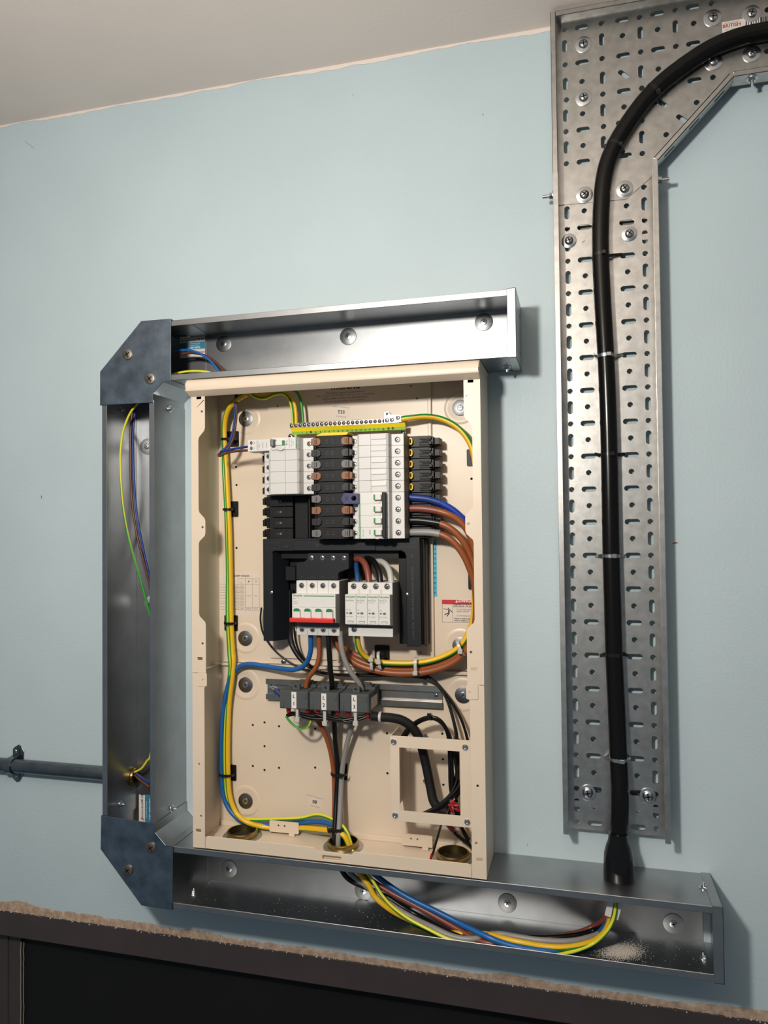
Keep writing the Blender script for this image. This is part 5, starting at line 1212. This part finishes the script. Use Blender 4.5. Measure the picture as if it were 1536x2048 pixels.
cable('earth_cable', [(494, 788, 52), (474, 800, 46), (456, 820, 36), (449, 850, 26), (449.5, 885, 22), (452, 920, 18), (454, 960, 18), (457, 1018, 18), (459, 1060, 17), (460, 1100, 17), (461.5, 1180, 17), (462.5, 1246, 18), (465.5, 1300, 18), (467, 1325, 20), (464, 1360, 20), (458, 1410, 17), (455.5, 1480, 17), (456, 1545, 18), (459, 1590, 19), (472, 1625, 21), (495, 1645, 24), (530, 1654, 16), (568, 1657, 12), (605, 1656, 18), (640, 1659, 30), (665, 1662, 40), (686, 1670, 46), (697, 1690, 47), (702, 1712, 47)], 4.5, GY, 'thick yellow and green earth cable, the yellower of two clipped down the left side', G1, stripe=True, twist=0.0, phase=-0.4)
cable('earth_wire', [(500, 786, 50), (512, 795, 46), (530, 797, 44), (550, 789, 42), (567, 788, 40), (578, 798, 38), (584, 818, 36), (586.5, 849, 34)], 2.5, GYL, 'left of two earth wires arching over together into the end of the earth bar', G1, stripe=True, twist=0.0, phase=3.1)
cable('earth_wire', [(505, 783, 46), (525, 792, 42), (548, 784, 40), (570, 786, 38), (584, 798, 35), (591, 818, 34), (592.5, 849, 33)], 3.0, GY, 'right of two earth wires arching over together into the end of the earth bar', G1, stripe=True, twist=0.0, phase=-1.9)
cable('earth_wire', [(520, 782, 46), (556, 780, 40), (582, 779, 38), (596, 788, 36), (603, 810, 34), (606.5, 848, 33)], 2.2, GYL, 'single slim earth wire dropping into the earth bar beside the pair', G1, stripe=True, twist=0.004, phase=1.2)
cable('earth_cable', [(802, 838, 38), (818, 836, 37), (850, 833, 33), (880, 837, 30), (908, 850, 30), (928, 868, 30), (942, 892, 30), (949, 920, 30), (956, 960, 30), (958, 1010, 30), (958, 1080, 30), (953, 1130, 30), (949, 1160, 31), (949, 1200, 32), (947, 1232, 32), (940, 1258, 32), (926, 1285, 33), (905, 1304, 34), (870, 1319, 35), (830, 1326, 37), (780, 1326, 40), (748, 1322, 44), (727, 1310, 54), (717, 1292, 64), (714, 1268, 72)], 4.6, ['c_yellow', 'c_green'], 'thick yellow and green earth cable sweeping down the right side to the surge protector', G1, stripe=True, twist=0.0, phase=3.35)
# blue and brown supply pair to the switched breaker
G2 = 'supply pair from the upper trunking'
cable('supply_wire', [(472, 780, 46), (471, 800, 47), (470, 830, 50), (467, 855, 54), (461, 880, 60), (452, 895, 66), (443, 902.5, 70), (442.5, 904, 73), (455, 900.5, 76), (475, 896.5, 77), (505, 892, 79)], 2.0, 'c_darkblue', 'dark blue wire from the top bush to the breaker with test button', G2)
cable('supply_wire', [(475, 780, 44), (474, 800, 45), (473, 830, 48), (470, 858, 52), (465, 880, 58), (455, 897, 64), (441, 906, 68), (437, 910.5, 72), (441, 911.5, 74), (455, 905.5, 76), (475, 902, 77), (505, 900.5, 78)], 2.0, 'c_darkbrown', 'brown wire from the top bush to the breaker with test button', G2)
# four sleeved tails of the four-pole breaker
G3 = 'tails of the four-pole breaker'
def tail(y0, sleeve, core, pts_s, pts_c, label, r=5.3):
    o = thing('breaker_tail', label, 'cable', ax(pts_s[0][0], pts_s[0][1], 44), 44, az(pts_s[0][0], pts_s[0][1], 44), G3)
    cable('sleeve', pts_s, r + .5, sleeve, None, parent=o)
    m = MB(); p = px([pts_s[0]])[0]; m.lathe((p[0] - 1, p[1], p[2]), (p[0] + 9, p[1], p[2]), [(0, r + .9), (1, r + .9)], 16); m.build('ferrule_sleeve', sleeve, o, smooth=True)
    cable('core', [pts_s[-1]] + pts_c, r, core, None, parent=o)
mat('c_blue2', (0.008, 0.045, 0.36), 0.36)
tail(0, 'c_darkblue', 'c_blue2', [(813, 995, 50), (836, 996, 48), (858, 999, 46), (881, 1006, 44)], [(900, 1016, 42), (918, 1030, 40), (936, 1052, 37), (952, 1090, 32), (960, 1140, 24), (962, 1200, 20), (955, 1262, 18), (930, 1303, 17), (885, 1328, 16), (800, 1336, 16), (735, 1328, 20), (710, 1316, 26), (696, 1306, 30)], 'blue cable leaving the four-pole breaker beside the neutral end')
tail(0, 'c_sleevebrown', 'c_brown', [(813, 1017.5, 50), (836, 1017, 50), (858, 1019, 50), (875, 1022, 50)], [(895, 1028, 50), (915, 1039, 48), (932, 1057, 46), (944, 1084, 43), (951, 1120, 40), (955, 1170, 36), (955, 1225, 34), (948, 1270, 24), (925, 1303, 22), (880, 1325, 22), (830, 1333, 22), (770, 1328, 22), (710, 1309, 24), (675, 1285, 30), (660, 1262, 34)], 'brown cable in a reddish sleeve leaving the four-pole breaker')
tail(0, 'c_black', 'c_brown', [(813, 1041, 50), (836, 1041, 50), (860, 1043.5, 50), (880, 1047, 50)], [(898, 1055, 50), (915, 1069, 49), (931, 1090, 47), (943, 1116, 44), (950, 1145, 42), (954, 1190, 38), (954, 1235, 38), (946, 1275, 34), (922, 1309, 32), (885, 1330, 31), (835, 1341, 31), (775, 1339, 31), (718, 1322, 31), (682, 1298, 33), (660, 1270, 36)], 'brown cable in a black sleeve leaving the four-pole breaker')
tail(0, 'c_grey', 'c_brown', [(813, 1065, 50), (836, 1064.5, 51), (860, 1065, 52), (880, 1068, 52)], [(898, 1077, 52), (914, 1092, 51), (929, 1114, 49), (940, 1139, 46), (948, 1163, 43), (952, 1200, 40), (951, 1240, 40), (943, 1283, 40), (920, 1315, 40), (885, 1335, 39), (835, 1346, 38), (775, 1345, 38), (722, 1332, 38), (690, 1310, 40), (672, 1285, 42), (662, 1262, 44)], 'brown cable in a grey sleeve leaving the four-pole breaker at the bottom')
# surge protector tails arching in from behind
G4 = 'tails above the surge protector'
for nm, mm, pts, r in (('blue', 'c_blue3', [(712, 1120, 30), (713, 1135, 46), (714.5, 1150, 62), (716, 1168, 70)], 4.0), ('reddish brown', 'c_sleevebrown', [(712, 1118, 40), (722, 1119, 50), (731, 1130, 60), (736, 1148, 68), (738, 1168, 72)], 5.0), ('black', 'c_black', [(726, 1115, 34), (742, 1119, 46), (753, 1132, 58), (759, 1149, 67), (761, 1168, 71)], 4.8), ('pale grey', 'c_palegrey', [(748, 1124, 34), (762, 1123, 46), (773, 1131, 57), (780, 1146, 66), (783, 1168, 71)], 4.8)):
    if mm == 'c_blue3': mat('c_blue3', (0.02, 0.07, 0.20), 0.4)
    cable('surge_tail', pts, r, mm, '%s cable arching down into the top of the surge protector' % nm, G4)
# main switch outgoing cables
G5 = 'main cables below the main switch'
cable('main_cable', [(621, 1262, 62), (621.5, 1285, 60), (621, 1303, 56), (615, 1322, 50), (604, 1334, 44), (588, 1339, 38), (565, 1337.5, 30), (535, 1333, 24), (505, 1328.5, 22), (486, 1330, 20), (472, 1339, 18), (463, 1353, 17), (455, 1375, 16), (448, 1410, 16), (444, 1450, 16), (442, 1500, 16), (442, 1545, 17), (445, 1580, 17), (453, 1608, 18), (468, 1630, 20), (490, 1645, 20), (520, 1650, 15), (560, 1648, 12), (600, 1645, 13), (635, 1643, 18), (658, 1647, 26), (680, 1658, 36), (694, 1674, 42), (706, 1700, 43), (708, 1712, 43)], 4.1, 'c_blue', 'blue main cable leaving the main switch and looping down the left side', G5)
cable('main_cable', [(637.5, 1262, 64), (638.5, 1290, 62), (638, 1315, 60), (632, 1335, 58), (620, 1351, 55), (614, 1364, 52), (612.5, 1380, 50), (622, 1420, 44), (634, 1440, 38), (645, 1458, 32), (655, 1482, 28), (662, 1508, 22), (667.5, 1545, 16), (669, 1590, 18), (668.5, 1640, 30), (670, 1680, 42), (671, 1712, 44)], 4.0, 'c_brown', 'brown main cable passing down through the transformer marked L1', G5)
cable('main_cable', [(656, 1262, 68), (658, 1300, 68), (661, 1340, 62), (664, 1366, 56), (665, 1385, 50), (667, 1425, 44), (669, 1455, 36), (671, 1485, 28), (674.5, 1520, 22), (675.5, 1545, 20), (673, 1590, 24), (670.5, 1640, 36), (668.5, 1680, 46), (668, 1712, 48)], 4.2, 'c_black', 'black main cable passing down through the transformer marked L2', G5)
cable('main_cable', [(680, 1262, 72), (682.5, 1290, 72), (688, 1315, 70), (699, 1340, 66), (711, 1357, 60), (720, 1370, 54), (724, 1388, 48), (716, 1425, 42), (705, 1450, 34), (696, 1480, 28), (689, 1510, 24), (684, 1545, 22), (681.5, 1590, 28), (679, 1640, 40), (676.5, 1680, 50), (676, 1712, 52)], 4.2, 'c_grey', 'grey main cable passing down through the transformer marked L3', G5)
# thin black control wires
G6 = 'thin black control wires'
cw = [([(523, 1215, 18), (521, 1240, 20), (527, 1268, 20), (545, 1296, 18), (570, 1318, 16), (600, 1335, 16), (640, 1346, 18), (700, 1349, 20), (760, 1347, 20), (810, 1352, 18), (845, 1350, 18), (865, 1358, 18), (884, 1378, 20), (897, 1402, 24), (908, 1440, 30), (915, 1475, 34), (914, 1530, 34), (905, 1580, 34), (893, 1625, 32)], 'outermost black control wire hanging from the left leg of the shroud'),
      ([(574, 1255, 26), (577, 1280, 28), (587, 1303, 26), (605, 1325, 22), (635, 1341, 20), (690, 1350, 20), (760, 1350, 22), (815, 1353, 20), (855, 1355, 20), (878, 1375, 22), (893, 1400, 26), (905, 1438, 32), (913, 1480, 38), (916, 1530, 40), (908, 1580, 38), (898, 1622, 34)], 'black control wire dropping from the left inside of the shroud'),
      ([(583, 1255, 30), (586, 1282, 30), (597, 1308, 26), (618, 1330, 22), (650, 1345, 20), (710, 1351, 24), (770, 1352, 24), (830, 1354, 22), (862, 1362, 22), (888, 1385, 24), (906, 1410, 26), (922, 1440, 28), (934, 1480, 30), (937, 1530, 30), (930, 1590, 30)], 'black control wire running beneath the brown loop towards the frame'),
      ([(588, 1255, 34), (592, 1285, 32), (604, 1312, 26), (626, 1334, 22), (660, 1348, 22), (720, 1352, 26), (790, 1350, 26), (845, 1352, 24), (872, 1366, 24), (896, 1392, 26), (914, 1420, 28), (928, 1452, 30), (938, 1495, 30), (935, 1560, 32), (922, 1610, 34)], 'innermost black control wire ending behind the square frame')]
for pts, lab in cw: cable('control_wire', pts, 1.7, 'c_black', lab, G6, n=8)
G7 = 'black leads behind the meter frame'
cable('meter_lead', [(742, 1432, 62), (760, 1434, 60), (785, 1436, 56), (805, 1441, 52), (825, 1455, 48), (838, 1476, 44), (845, 1500, 42), (853, 1535, 40), (861, 1575, 42), (867, 1602, 46), (880, 1618, 50), (900, 1625, 52)], 7.4, 'braid', 'braided black sleeve curving from the transformers down behind the square frame', G7)
rngc = random.Random(21)
loops = [([(802, 1478, 40), (815, 1458, 46), (835, 1442, 52), (858, 1434, 56), (878, 1439, 56), (893, 1458, 52), (901, 1490, 48), (904, 1530, 46), (905, 1570, 46), (900, 1605, 46), (890, 1640, 48), (912, 1668, 44), (940, 1690, 40)]),
         ([(808, 1478, 38), (822, 1457, 44), (841, 1443, 50), (862, 1437, 54), (881, 1443, 52), (896, 1463, 48), (906, 1495, 46), (912, 1530, 46), (914, 1565, 46), (905, 1600, 48), (885, 1622, 52), (860, 1627, 56), (838, 1629, 60)]),
         ([(806, 1482, 36), (826, 1452, 42), (850, 1437, 48), (872, 1439, 50), (890, 1455, 46), (899, 1490, 42), (902, 1540, 40), (908, 1580, 40), (912, 1600, 42), (922, 1650, 40), (938, 1680, 40)]),
         ([(912, 1478, 44), (922, 1500, 46), (926, 1540, 48), (918, 1570, 54), (902, 1592, 58), (880, 1612, 60), (855, 1626, 60)]),
         ([(917, 1478, 40), (928, 1510, 42), (928, 1550, 46), (914, 1585, 52), (894, 1606, 56), (870, 1622, 58)]),
         ([(906, 1478, 40), (911, 1510, 44), (915, 1550, 48), (906, 1580, 54), (890, 1600, 58), (868, 1616, 60), (846, 1627, 62)]),
         ([(924, 1480, 36), (932, 1520, 38), (926, 1570, 44), (908, 1600, 50), (884, 1620, 54), (868, 1629, 56)]),
         ([(897, 1480, 42), (899, 1530, 44), (900, 1570, 46), (905, 1600, 46), (918, 1645, 42), (945, 1700, 38)])]
for i, pts in enumerate(loops): cable('meter_lead', pts, 2.7 if i < 3 else 2.3, 'c_black', 'thin black lead in the tied loop rising above the square frame' if i < 3 else 'thin black lead bunched inside the opening of the square frame', G7, n=8)
m = MB(); p = px([(860, 1433.5, 58)])[0]; m.lathe((p[0] - 3, p[1], p[2]), (p[0] + 3, p[1], p[2]), [(0, 5.6), (1, 5.6)], 14); m.box(p[0] - 3, p[0] + 3, p[1] + 3, p[1] + 8, p[2] + 2, p[2] + 7)
tag(m.build('cable_tie', 'black_gloss', smooth=True), 'small black tie at the top of the looped black leads', 'cable tie')
# lead with a bootlace ferrule hanging out under the frame, and a fork terminal
lead = thing('ferrule_lead', 'thin black lead hanging below the square frame with a red ferrule and bare tip', 'cable', *[px([(860, 1727, 84)])[0][i] for i in range(3)])
cable('wire', [(905, 1600, 60), (895, 1625, 66), (883, 1648, 74), (875, 1675, 80), (866, 1706, 83), (863.5, 1712, 84)], 1.7, 'c_black', None, parent=lead, n=8)
cable('ferrule_collar', [(864, 1708, 84), (861.5, 1718, 84)], 2.0, 'red_crimp', None, parent=lead, sub=2); cable('ferrule_tip', [(861.5, 1717, 84), (859, 1728, 84)], 1.1, 'zinc', None, parent=lead, sub=2)
fk = thing('fork_terminal', 'red insulated fork terminal peeping out under the square frame', 'cable terminal', *[px([(908, 1668, 50)])[0][i] for i in range(3)])
cable('barrel', [(895, 1648, 52), (907, 1660, 50)], 3.0, 'red_crimp', None, parent=fk, sub=2)
cable('fork', [(908, 1661, 50), (906, 1667, 50), (909, 1670, 50)], 1.0, 'zinc_dull', None, parent=fk, sub=4, n=6); cable('fork', [(909, 1661, 50), (914, 1663, 50), (914, 1667, 50)], 1.0, 'zinc_dull', None, parent=fk, sub=4, n=6)
for i in range(7):
    a, b = 900 + rngc.uniform(0, 18), 1606 + rngc.uniform(0, 20); an = rngc.uniform(0, 3.1)
    m = MB(); p = Vector(px([(a, b, 62 + i)])[0]); t = Vector((math.cos(an), 0.3, math.sin(an))) * 5
    m.cyl(tuple(p - t), tuple(p + t), 2.2, 2.2, 10); o = m.build('crimp_terminal', 'red_crimp', smooth=True); tag(o, 'red crimp terminal in the bunch inside the lower corner of the square frame', 'cable terminal', 'red crimp terminals')
    m = MB(); m.cyl(tuple(p + t), tuple(p + t * 2), 1.1, 1.1, 8); m.build('tip', 'zinc', o, smooth=True)
# leads bunched under the transformers
G8 = 'leads under the transformers'
zb_ = 1433
for i, (pts, r) in enumerate(((([(574, 1431, 64), (590, 1428, 66), (610, 1434, 68), (632, 1438, 68), (660, 1438, 66), (690, 1441, 66), (715, 1436, 66), (745, 1432, 62)]), 3.2), (([(580, 1426, 62), (600, 1427, 68), (625, 1432, 70), (650, 1430, 68), (675, 1436, 70), (700, 1442, 70), (725, 1434, 66), (748, 1433, 60)]), 2.6), (([(612, 1428, 68), (634, 1430, 70), (655, 1436, 70), (680, 1440, 72), (702, 1438, 70), (730, 1432, 66), (750, 1434, 60)]), 2.6), (([(668, 1428, 68), (683, 1440, 72), (700, 1445, 72), (720, 1439, 70), (738, 1432, 66)]), 2.2))):
    cable('transformer_lead', pts, r, 'c_black', 'black lead strung along under the three current transformers', G8, n=8)
cable('earth_wire', [(572, 1432, 66), (578, 1441, 66), (588, 1451, 66), (600, 1457.5, 66), (612, 1455.5, 66), (620, 1445, 66), (621, 1430, 64)], 1.9, ['c_green', 'c_limeyellow'], 'small green and yellow wire looping under the transformer marked L1', G8, stripe=True, twist=0.02, phase=-1)
for a, b, lab in ((595, 1433, 'clear tie hanging under the transformer marked L1'), (650, 1440, 'clear tie hanging under the transformer marked L2'), (711.5, 1440, 'clear tie hanging under the transformer marked L3')):
    x, z = at(a, b, 74); m = MB(); m.box(x - 2.3, x + 2.3, 66, 76, z - 2, z + 14); m.plate(rrect(x - 4.0, x + 4.0, z - 8.5, z - 1, 2), (), 70, 77)
    tag(m.build('cable_tie', 'tie_clear', bev=0.6), lab, 'cable tie', 'clear cable ties')
p = px([(761, 1434, 60)])[0]; m = MB(); m.lathe((p[0] - 2, p[1], p[2]), (p[0] + 2, p[1], p[2]), [(0, 8.2), (1, 8.2)], 18)
tag(m.build('cable_tie', 'tie_clear', smooth=True), 'clear tie around the braided sleeve beside the transformers', 'cable tie', 'clear cable ties')

# tie mounts and ties
def mount(a, b, par_lab, w=25.0, d0=5.2, off=0, part_hidden=False):
    x, z = at(a, b, d0 + 2); h_ = 27.0
    o = thing('tie_mount', par_lab, 'cable clip', x, d0, z - h_ / 2, 'black adhesive tie mounts')
    m = MB(); m.plate(rrect(x - w / 2, x + w / 2, z - h_ / 2, z + h_ / 2, 2), (), d0, d0 + 2.6); m.build('base', 'black_plastic', o, bev=0.5)
    m = MB(); m.box(x - 6, x + 6, d0 + 2.6, d0 + 5.0, z - 4, z + 4); m.build('saddle', 'black_plastic', o, bev=0.8)
    return x, z
mount(464, 878, 'black tie mount on the left, topmost, holding the blue and brown pair'); mount(463, 1018, 'black tie mount on the left beside the unused black ways'); mount(462, 1246, 'black tie mount on the left beneath the torque table')
mount(459, 1545, 'black tie mount on the left in the extension box'); mount(680, 1543, 'black tie mount behind the brown, black and grey main cables'); mount(949, 915, 'black tie mount half hidden by the right flange beside the large earth cable'); mount(952, 1162, 'black tie mount behind the right flange above the danger label'); mount(764, 1307, 'black tie mount above the brown loop with a screw in it', d0=RD)
def strap(a0, a1, b, d, mm, lab, grp, head=None, hw=2.0, r=None):
    # flat tie over cables from pixel a0 to a1 at height b
    x0_, z_ = at(a0, b, d - 6); x1_ = ax(a1, b, d - 6); w = (x1_ - x0_) / 2; xc_ = (x0_ + x1_) / 2; pts = []
    for i in range(13):
        t = math.pi * (1 - i / 12.0); pts.append((xc_ + (w + .8) * math.cos(t), d - 9 + 10.5 * math.sin(t) ** .6 if math.sin(t) > 1e-6 else d - 9, z_))
    o = thing('cable_tie', lab, 'cable tie', xc_, d, z_, grp); m = MB(); ribbon(m, pts, hw, 0.9, (0, 0, 1)); m.build('band', mm, o, smooth=True)
    if head is not None:
        hx = ax(head, b, d + 2); m = MB(); m.box(hx - 3.2, hx + 3.2, d - 3, d + 3.5, z_ - 3, z_ + 3); m.build('buckle', mm, o, bev=0.7)
BT_ = 'black cable ties'
strap(443, 470, 879, 28, 'black_gloss', 'black tie around the earth cables by the topmost left mount', BT_, 462); strap(447, 464, 1019, 24, 'black_gloss', 'black tie around the earth cables beside the unused ways', BT_); strap(449, 470, 1246, 25, 'black_gloss', 'black tie around the earth cables beneath the torque table', BT_); strap(439, 466, 1548, 25, 'black_gloss', 'black tie around the earth and blue cables in the extension box', BT_)
strap(662, 692, 1547, 30, 'black_gloss', 'black tie bundling the three main cables at their mount', BT_, 680); strap(655, 686, 1657, 50, 'black_gloss', 'black tie joining the main and earth cables above the middle bush', BT_, 659, 2.6)
def vtie(a, b0, b1, d, lab, tilt=0.0, head=None):
    # clear tie crossing the horizontal loop, drawn along the vertical
    x, z1_ = at(a, b0, d); z0_ = az(a, b1, d); zc_ = (z0_ + z1_) / 2; h_ = (z1_ - z0_) / 2; pts = []
    for i in range(13):
        t = math.pi * (1 - i / 12.0); pts.append((x + tilt * h_ * math.cos(t), d - 9 + 9.5 * max(0, math.sin(t)) ** .6, zc_ + h_ * math.cos(t)))
    o = thing('cable_tie', lab, 'cable tie', x, d, z0_, 'clear cable ties'); m = MB(); ribbon(m, pts, 2.3, 1.0, (1, 0, 0)); m.build('band', 'tie_clear', o, smooth=True)
    if head is not None:
        zh = az(a, head, d); m = MB(); m.box(x - 3.8, x + 3.8, d - 2, d + 4.5, zh - 3.4, zh + 3.4); m.build('buckle', 'tie_clear', o, bev=0.8)
vtie(742.5, 1311, 1342, 52, 'clear tie on the brown and earth loop nearest the surge protector', 0, 1319); vtie(757.5, 1306, 1340, 52, 'clear tie hanging from the screwed black mount over the brown loop', -0.15, 1324); vtie(830.5, 1317, 1346, 50, 'clear tie with its buckle below the middle of the brown loop', 0, 1346); vtie(920.5, 1284, 1312, 50, 'clear tie where the brown loop climbs to the right flange', -0.5, 1303)
strap(946, 953, 1163, 40, 'tie_clear', 'clear tie on the right earth cable at the flange above the danger label', 'clear cable ties')

# ================================================================== wires in the trunking
G9 = 'wires in the tall trunking'
cable('trunk_wire', [(296, 780, 70), (286, 795, 72), (277, 806, 74), (263, 822, 74), (252, 845, 72), (245, 870, 70), (241, 905, 68), (241, 940, 66), (243, 980, 64), (247, 1020, 62), (256, 1070, 60), (266, 1110, 58), (280, 1155, 56), (292, 1200, 54), (299, 1228, 52), (308, 1270, 48), (314, 1330, 44), (314, 1420, 40), (306, 1480, 34), (300, 1514, 30), (294, 1522, 28), (284, 1536, 26), (272, 1543, 22), (256, 1547, 14)], 2.0, GYL, 'green and yellow wire curving through the tall trunking into the conduit', G9, stripe=True, twist=0.0095, phase=-1.9)
cable('trunk_wire', [(296, 770, 50), (278, 790, 50), (268, 812, 50), (263, 840, 50), (261, 880, 50), (261, 930, 50), (263.5, 990, 50), (268, 1035, 50), (274, 1070, 50), (284, 1110, 48), (297, 1160, 44), (308, 1220, 40), (314, 1320, 36), (313, 1440, 32), (308, 1540, 30), (300, 1572, 29), (291, 1568, 27), (279, 1559, 24), (268, 1549, 19), (256, 1543, 12)], 2.1, 'c_darkbrown', 'brown wire curving through the tall trunking into the conduit', G9)
cable('trunk_wire', [(300, 770, 46), (283, 792, 46), (272, 815, 46), (267, 850, 46), (266, 900, 46), (268, 960, 46), (272.5, 1020, 46), (279, 1060, 46), (289, 1110, 44), (299, 1155, 42), (312, 1230, 36), (318, 1330, 32), (317, 1450, 30), (310, 1535, 28), (302, 1563, 27), (292, 1561, 25), (280, 1553, 23), (269, 1545, 19), (256, 1541, 12)], 2.1, 'c_darkblue', 'blue wire curving through the tall trunking into the conduit', G9)
G10 = 'wires in the upper trunking'
cable('trunk_wire', [(300, 735, 40), (322, 716, 46), (343, 705, 50), (362, 700.5, 50), (380, 701, 50), (400, 707, 50), (415, 717, 50), (428, 730, 50), (438, 745, 50), (446, 768, 48), (470, 785, 46)], 2.1, 'c_blue', 'blue wire arching out of the corner into the upper trunking', G10)
cable('trunk_wire', [(300, 745, 38), (322, 724, 44), (343, 713, 48), (362, 707.5, 48), (385, 706, 48), (405, 709.5, 48), (420, 716, 48), (433, 726, 48), (446, 741, 48), (455, 765, 46), (474, 785, 44)], 2.1, 'c_darkbrown', 'brown wire arching out of the corner into the upper trunking', G10)
cable('trunk_wire', [(305, 768, 62), (330, 755, 62), (356, 746, 62), (380, 742.5, 60), (405, 742.8, 58), (425, 747, 56), (450, 765, 52), (490, 785, 48)], 2.0, GYL, 'green and yellow wire lying low in the upper trunking', G10, stripe=True, twist=0.0, phase=-1.57)
# cables lying in the lower trunking
G11 = 'cables lying in the lower trunking'
def lz(a, b): return (a, b, max(12.0, min(90.0, depth_for_z(a, b, ZB0 + 10))))
def low_cable(pts, r, mats, label, **k):      # cables rest on the trunking floor, behind the front lip
    P_ = []; zf_ = ZB0 + TH + r + .2         # third value: distance out of the wall, or 1000 + height above the trunking floor
    for a, b, d in pts:
        if d >= 1000: d = depth_for_z(a, b, ZB0 + TH + d - 1000)
        if az(a, b, d) < zf_: d = depth_for_z(a, b, zf_)
        d = min(d, TD - TH - r - .4); x, z = at(a, b, d); P_.append((x, d, max(z, zf_)))
    cable('trunk_cable', P_, r, mats, label, G11, raw=True, **k)
low_cable([(708, 1695, 46), (722, 1725, 48), (755, 1753, 50), (777, 1770, 52), (806, 1789, 55), (835, 1804.5, 58), (873, 1823, 64), (914, 1844, 1020), (948, 1861, 1017), (980, 1876, 1014), (1011, 1888, 1011), (1053, 1898, 1006), (1105, 1902, 1005), (1150, 1892, 1005), (1185, 1877, 1006), (1210, 1853, 54), (1221, 1832, 58), (1226, 1800, 62)], 4.2, 'c_blue', 'blue cable lying in the lower trunking, outermost of the bunch')
low_cable([(694, 1700, 44), (708, 1735, 46), (741, 1760.5, 48), (776, 1782, 51), (806, 1798.5, 54), (835, 1813.5, 56), (874, 1834.5, 1018), (913, 1857, 1010), (948, 1877, 1005), (985, 1887, 1004), (1040, 1882, 1004), (1090, 1877, 1004), (1130, 1871, 1006), (1161, 1864.5, 1010), (1188, 1853, 1018), (1209, 1838, 50), (1219, 1815, 58), (1222, 1795, 62)], 4.4, 'c_sleevebrown', 'reddish brown cable lying in the lower trunking beside the blue one')
low_cable([(674, 1700, 40), (683, 1738, 40), (700, 1760, 42), (735, 1776, 44), (775, 1795, 47), (806, 1815, 50), (835, 1831, 52), (874, 1853, 1010), (920, 1874, 1005), (960, 1880, 1004), (1010, 1874, 1004), (1060, 1876, 1005), (1105, 1876, 1010), (1157, 1870, 1012), (1188, 1860.5, 1015), (1214, 1848, 54), (1221, 1824, 60), (1224, 1797, 62)], 4.1, 'c_black', 'black cable lying in the lower trunking')
low_cable([(682, 1700, 48), (698, 1742, 50), (730, 1770, 52), (757, 1790, 55), (792, 1816, 59), (826, 1836, 62), (865, 1855, 1012), (905, 1873, 1007), (945, 1878, 1007), (990, 1868, 1010), (1030, 1873, 1012), (1074, 1880, 1013), (1126, 1883, 1014), (1167, 1878, 1015), (1207, 1862, 1020), (1220, 1834, 61), (1226, 1798, 62)], 4.3, 'c_grey', 'grey cable lying in the lower trunking')
low_cable([(698, 1700, 52), (712, 1735, 58), (724, 1753, 62), (738, 1772, 65), (749, 1792, 67), (767, 1809, 68), (792, 1826, 66), (830, 1844, 58), (880, 1863, 1006), (925, 1868, 1006), (960, 1868, 1007), (985, 1871, 1010), (1005, 1877, 1011), (1042, 1885, 1011), (1084, 1892.5, 1009), (1126, 1895, 1010), (1167, 1889, 1013), (1199, 1875, 1018), (1218, 1848, 64), (1228, 1800, 66)], 4.4, GY, 'thick yellow and green cable lying in the lower trunking', stripe=True, twist=0.003, phase=-1.0)
low_cable([(704, 1700, 56), (724, 1735, 66), (739, 1753, 72), (753, 1774, 76), (765, 1792, 79), (784, 1813, 81), (816, 1837, 84), (855, 1858, 88), (894, 1877, 92), (935, 1894, 95), (990, 1910, 95), (1050, 1916, 95), (1105, 1912, 94), (1130, 1907, 1004), (1157, 1900, 1008), (1188, 1886, 1016), (1213, 1863, 76), (1226, 1840, 74), (1231, 1817, 72), (1231, 1796, 68)], 2.7, ['c_green', 'c_limeyellow'], 'slim green and yellow wire lying along the front of the lower trunking', stripe=True, twist=0.0, phase=3.0)
# white taped end under the gland
xg_ = ax(1222, 1815, 62)
tp_ = MB(); tp_.plate([at(a, b, 76) for a, b in ((1216, 1799), (1228, 1802), (1222, 1836), (1209, 1831))], (), 75, 76); tp_.plate([at(a, b, 70) for a, b in ((1235, 1802), (1246, 1805), (1236, 1841), (1229, 1840))], (), 69, 70); tp_.plate([at(a, b, 66) for a, b in ((1216, 1800), (1246, 1806), (1244, 1814), (1215, 1808))], (), 66, 68.5)
tag(tp_.build('cable_wrap', 'paper', bev=0.5), 'white inner sheath end below the gland around the loose cores', 'cable sheath')
m = MB(); x, z = at(1233, 1808, 66); m.lathe((x, 64, ZB0 + 92), (x, 64, ZB0 + 98.2), [(0, 6), (1, 6)], 18); m.build('core_bundle_cap', 'c_darkblue', bpy.data.objects['cable_wrap'], smooth=True)
# stray rust mark on the wall right of the tray
x, z = at(1351, 1086, 0); m = MB(); m.plate([(x - 5, z - 1.4), (x + 1, z - .6), (x + 4.5, z + .6), (x, z + 1.6), (x - 2, z + .8)], (), 0.05, 0.5)
tag(m.build('rust_fleck', 'rust'), 'small orange fleck stuck on the wall to the right of the tray', 'mark')
flush_text()
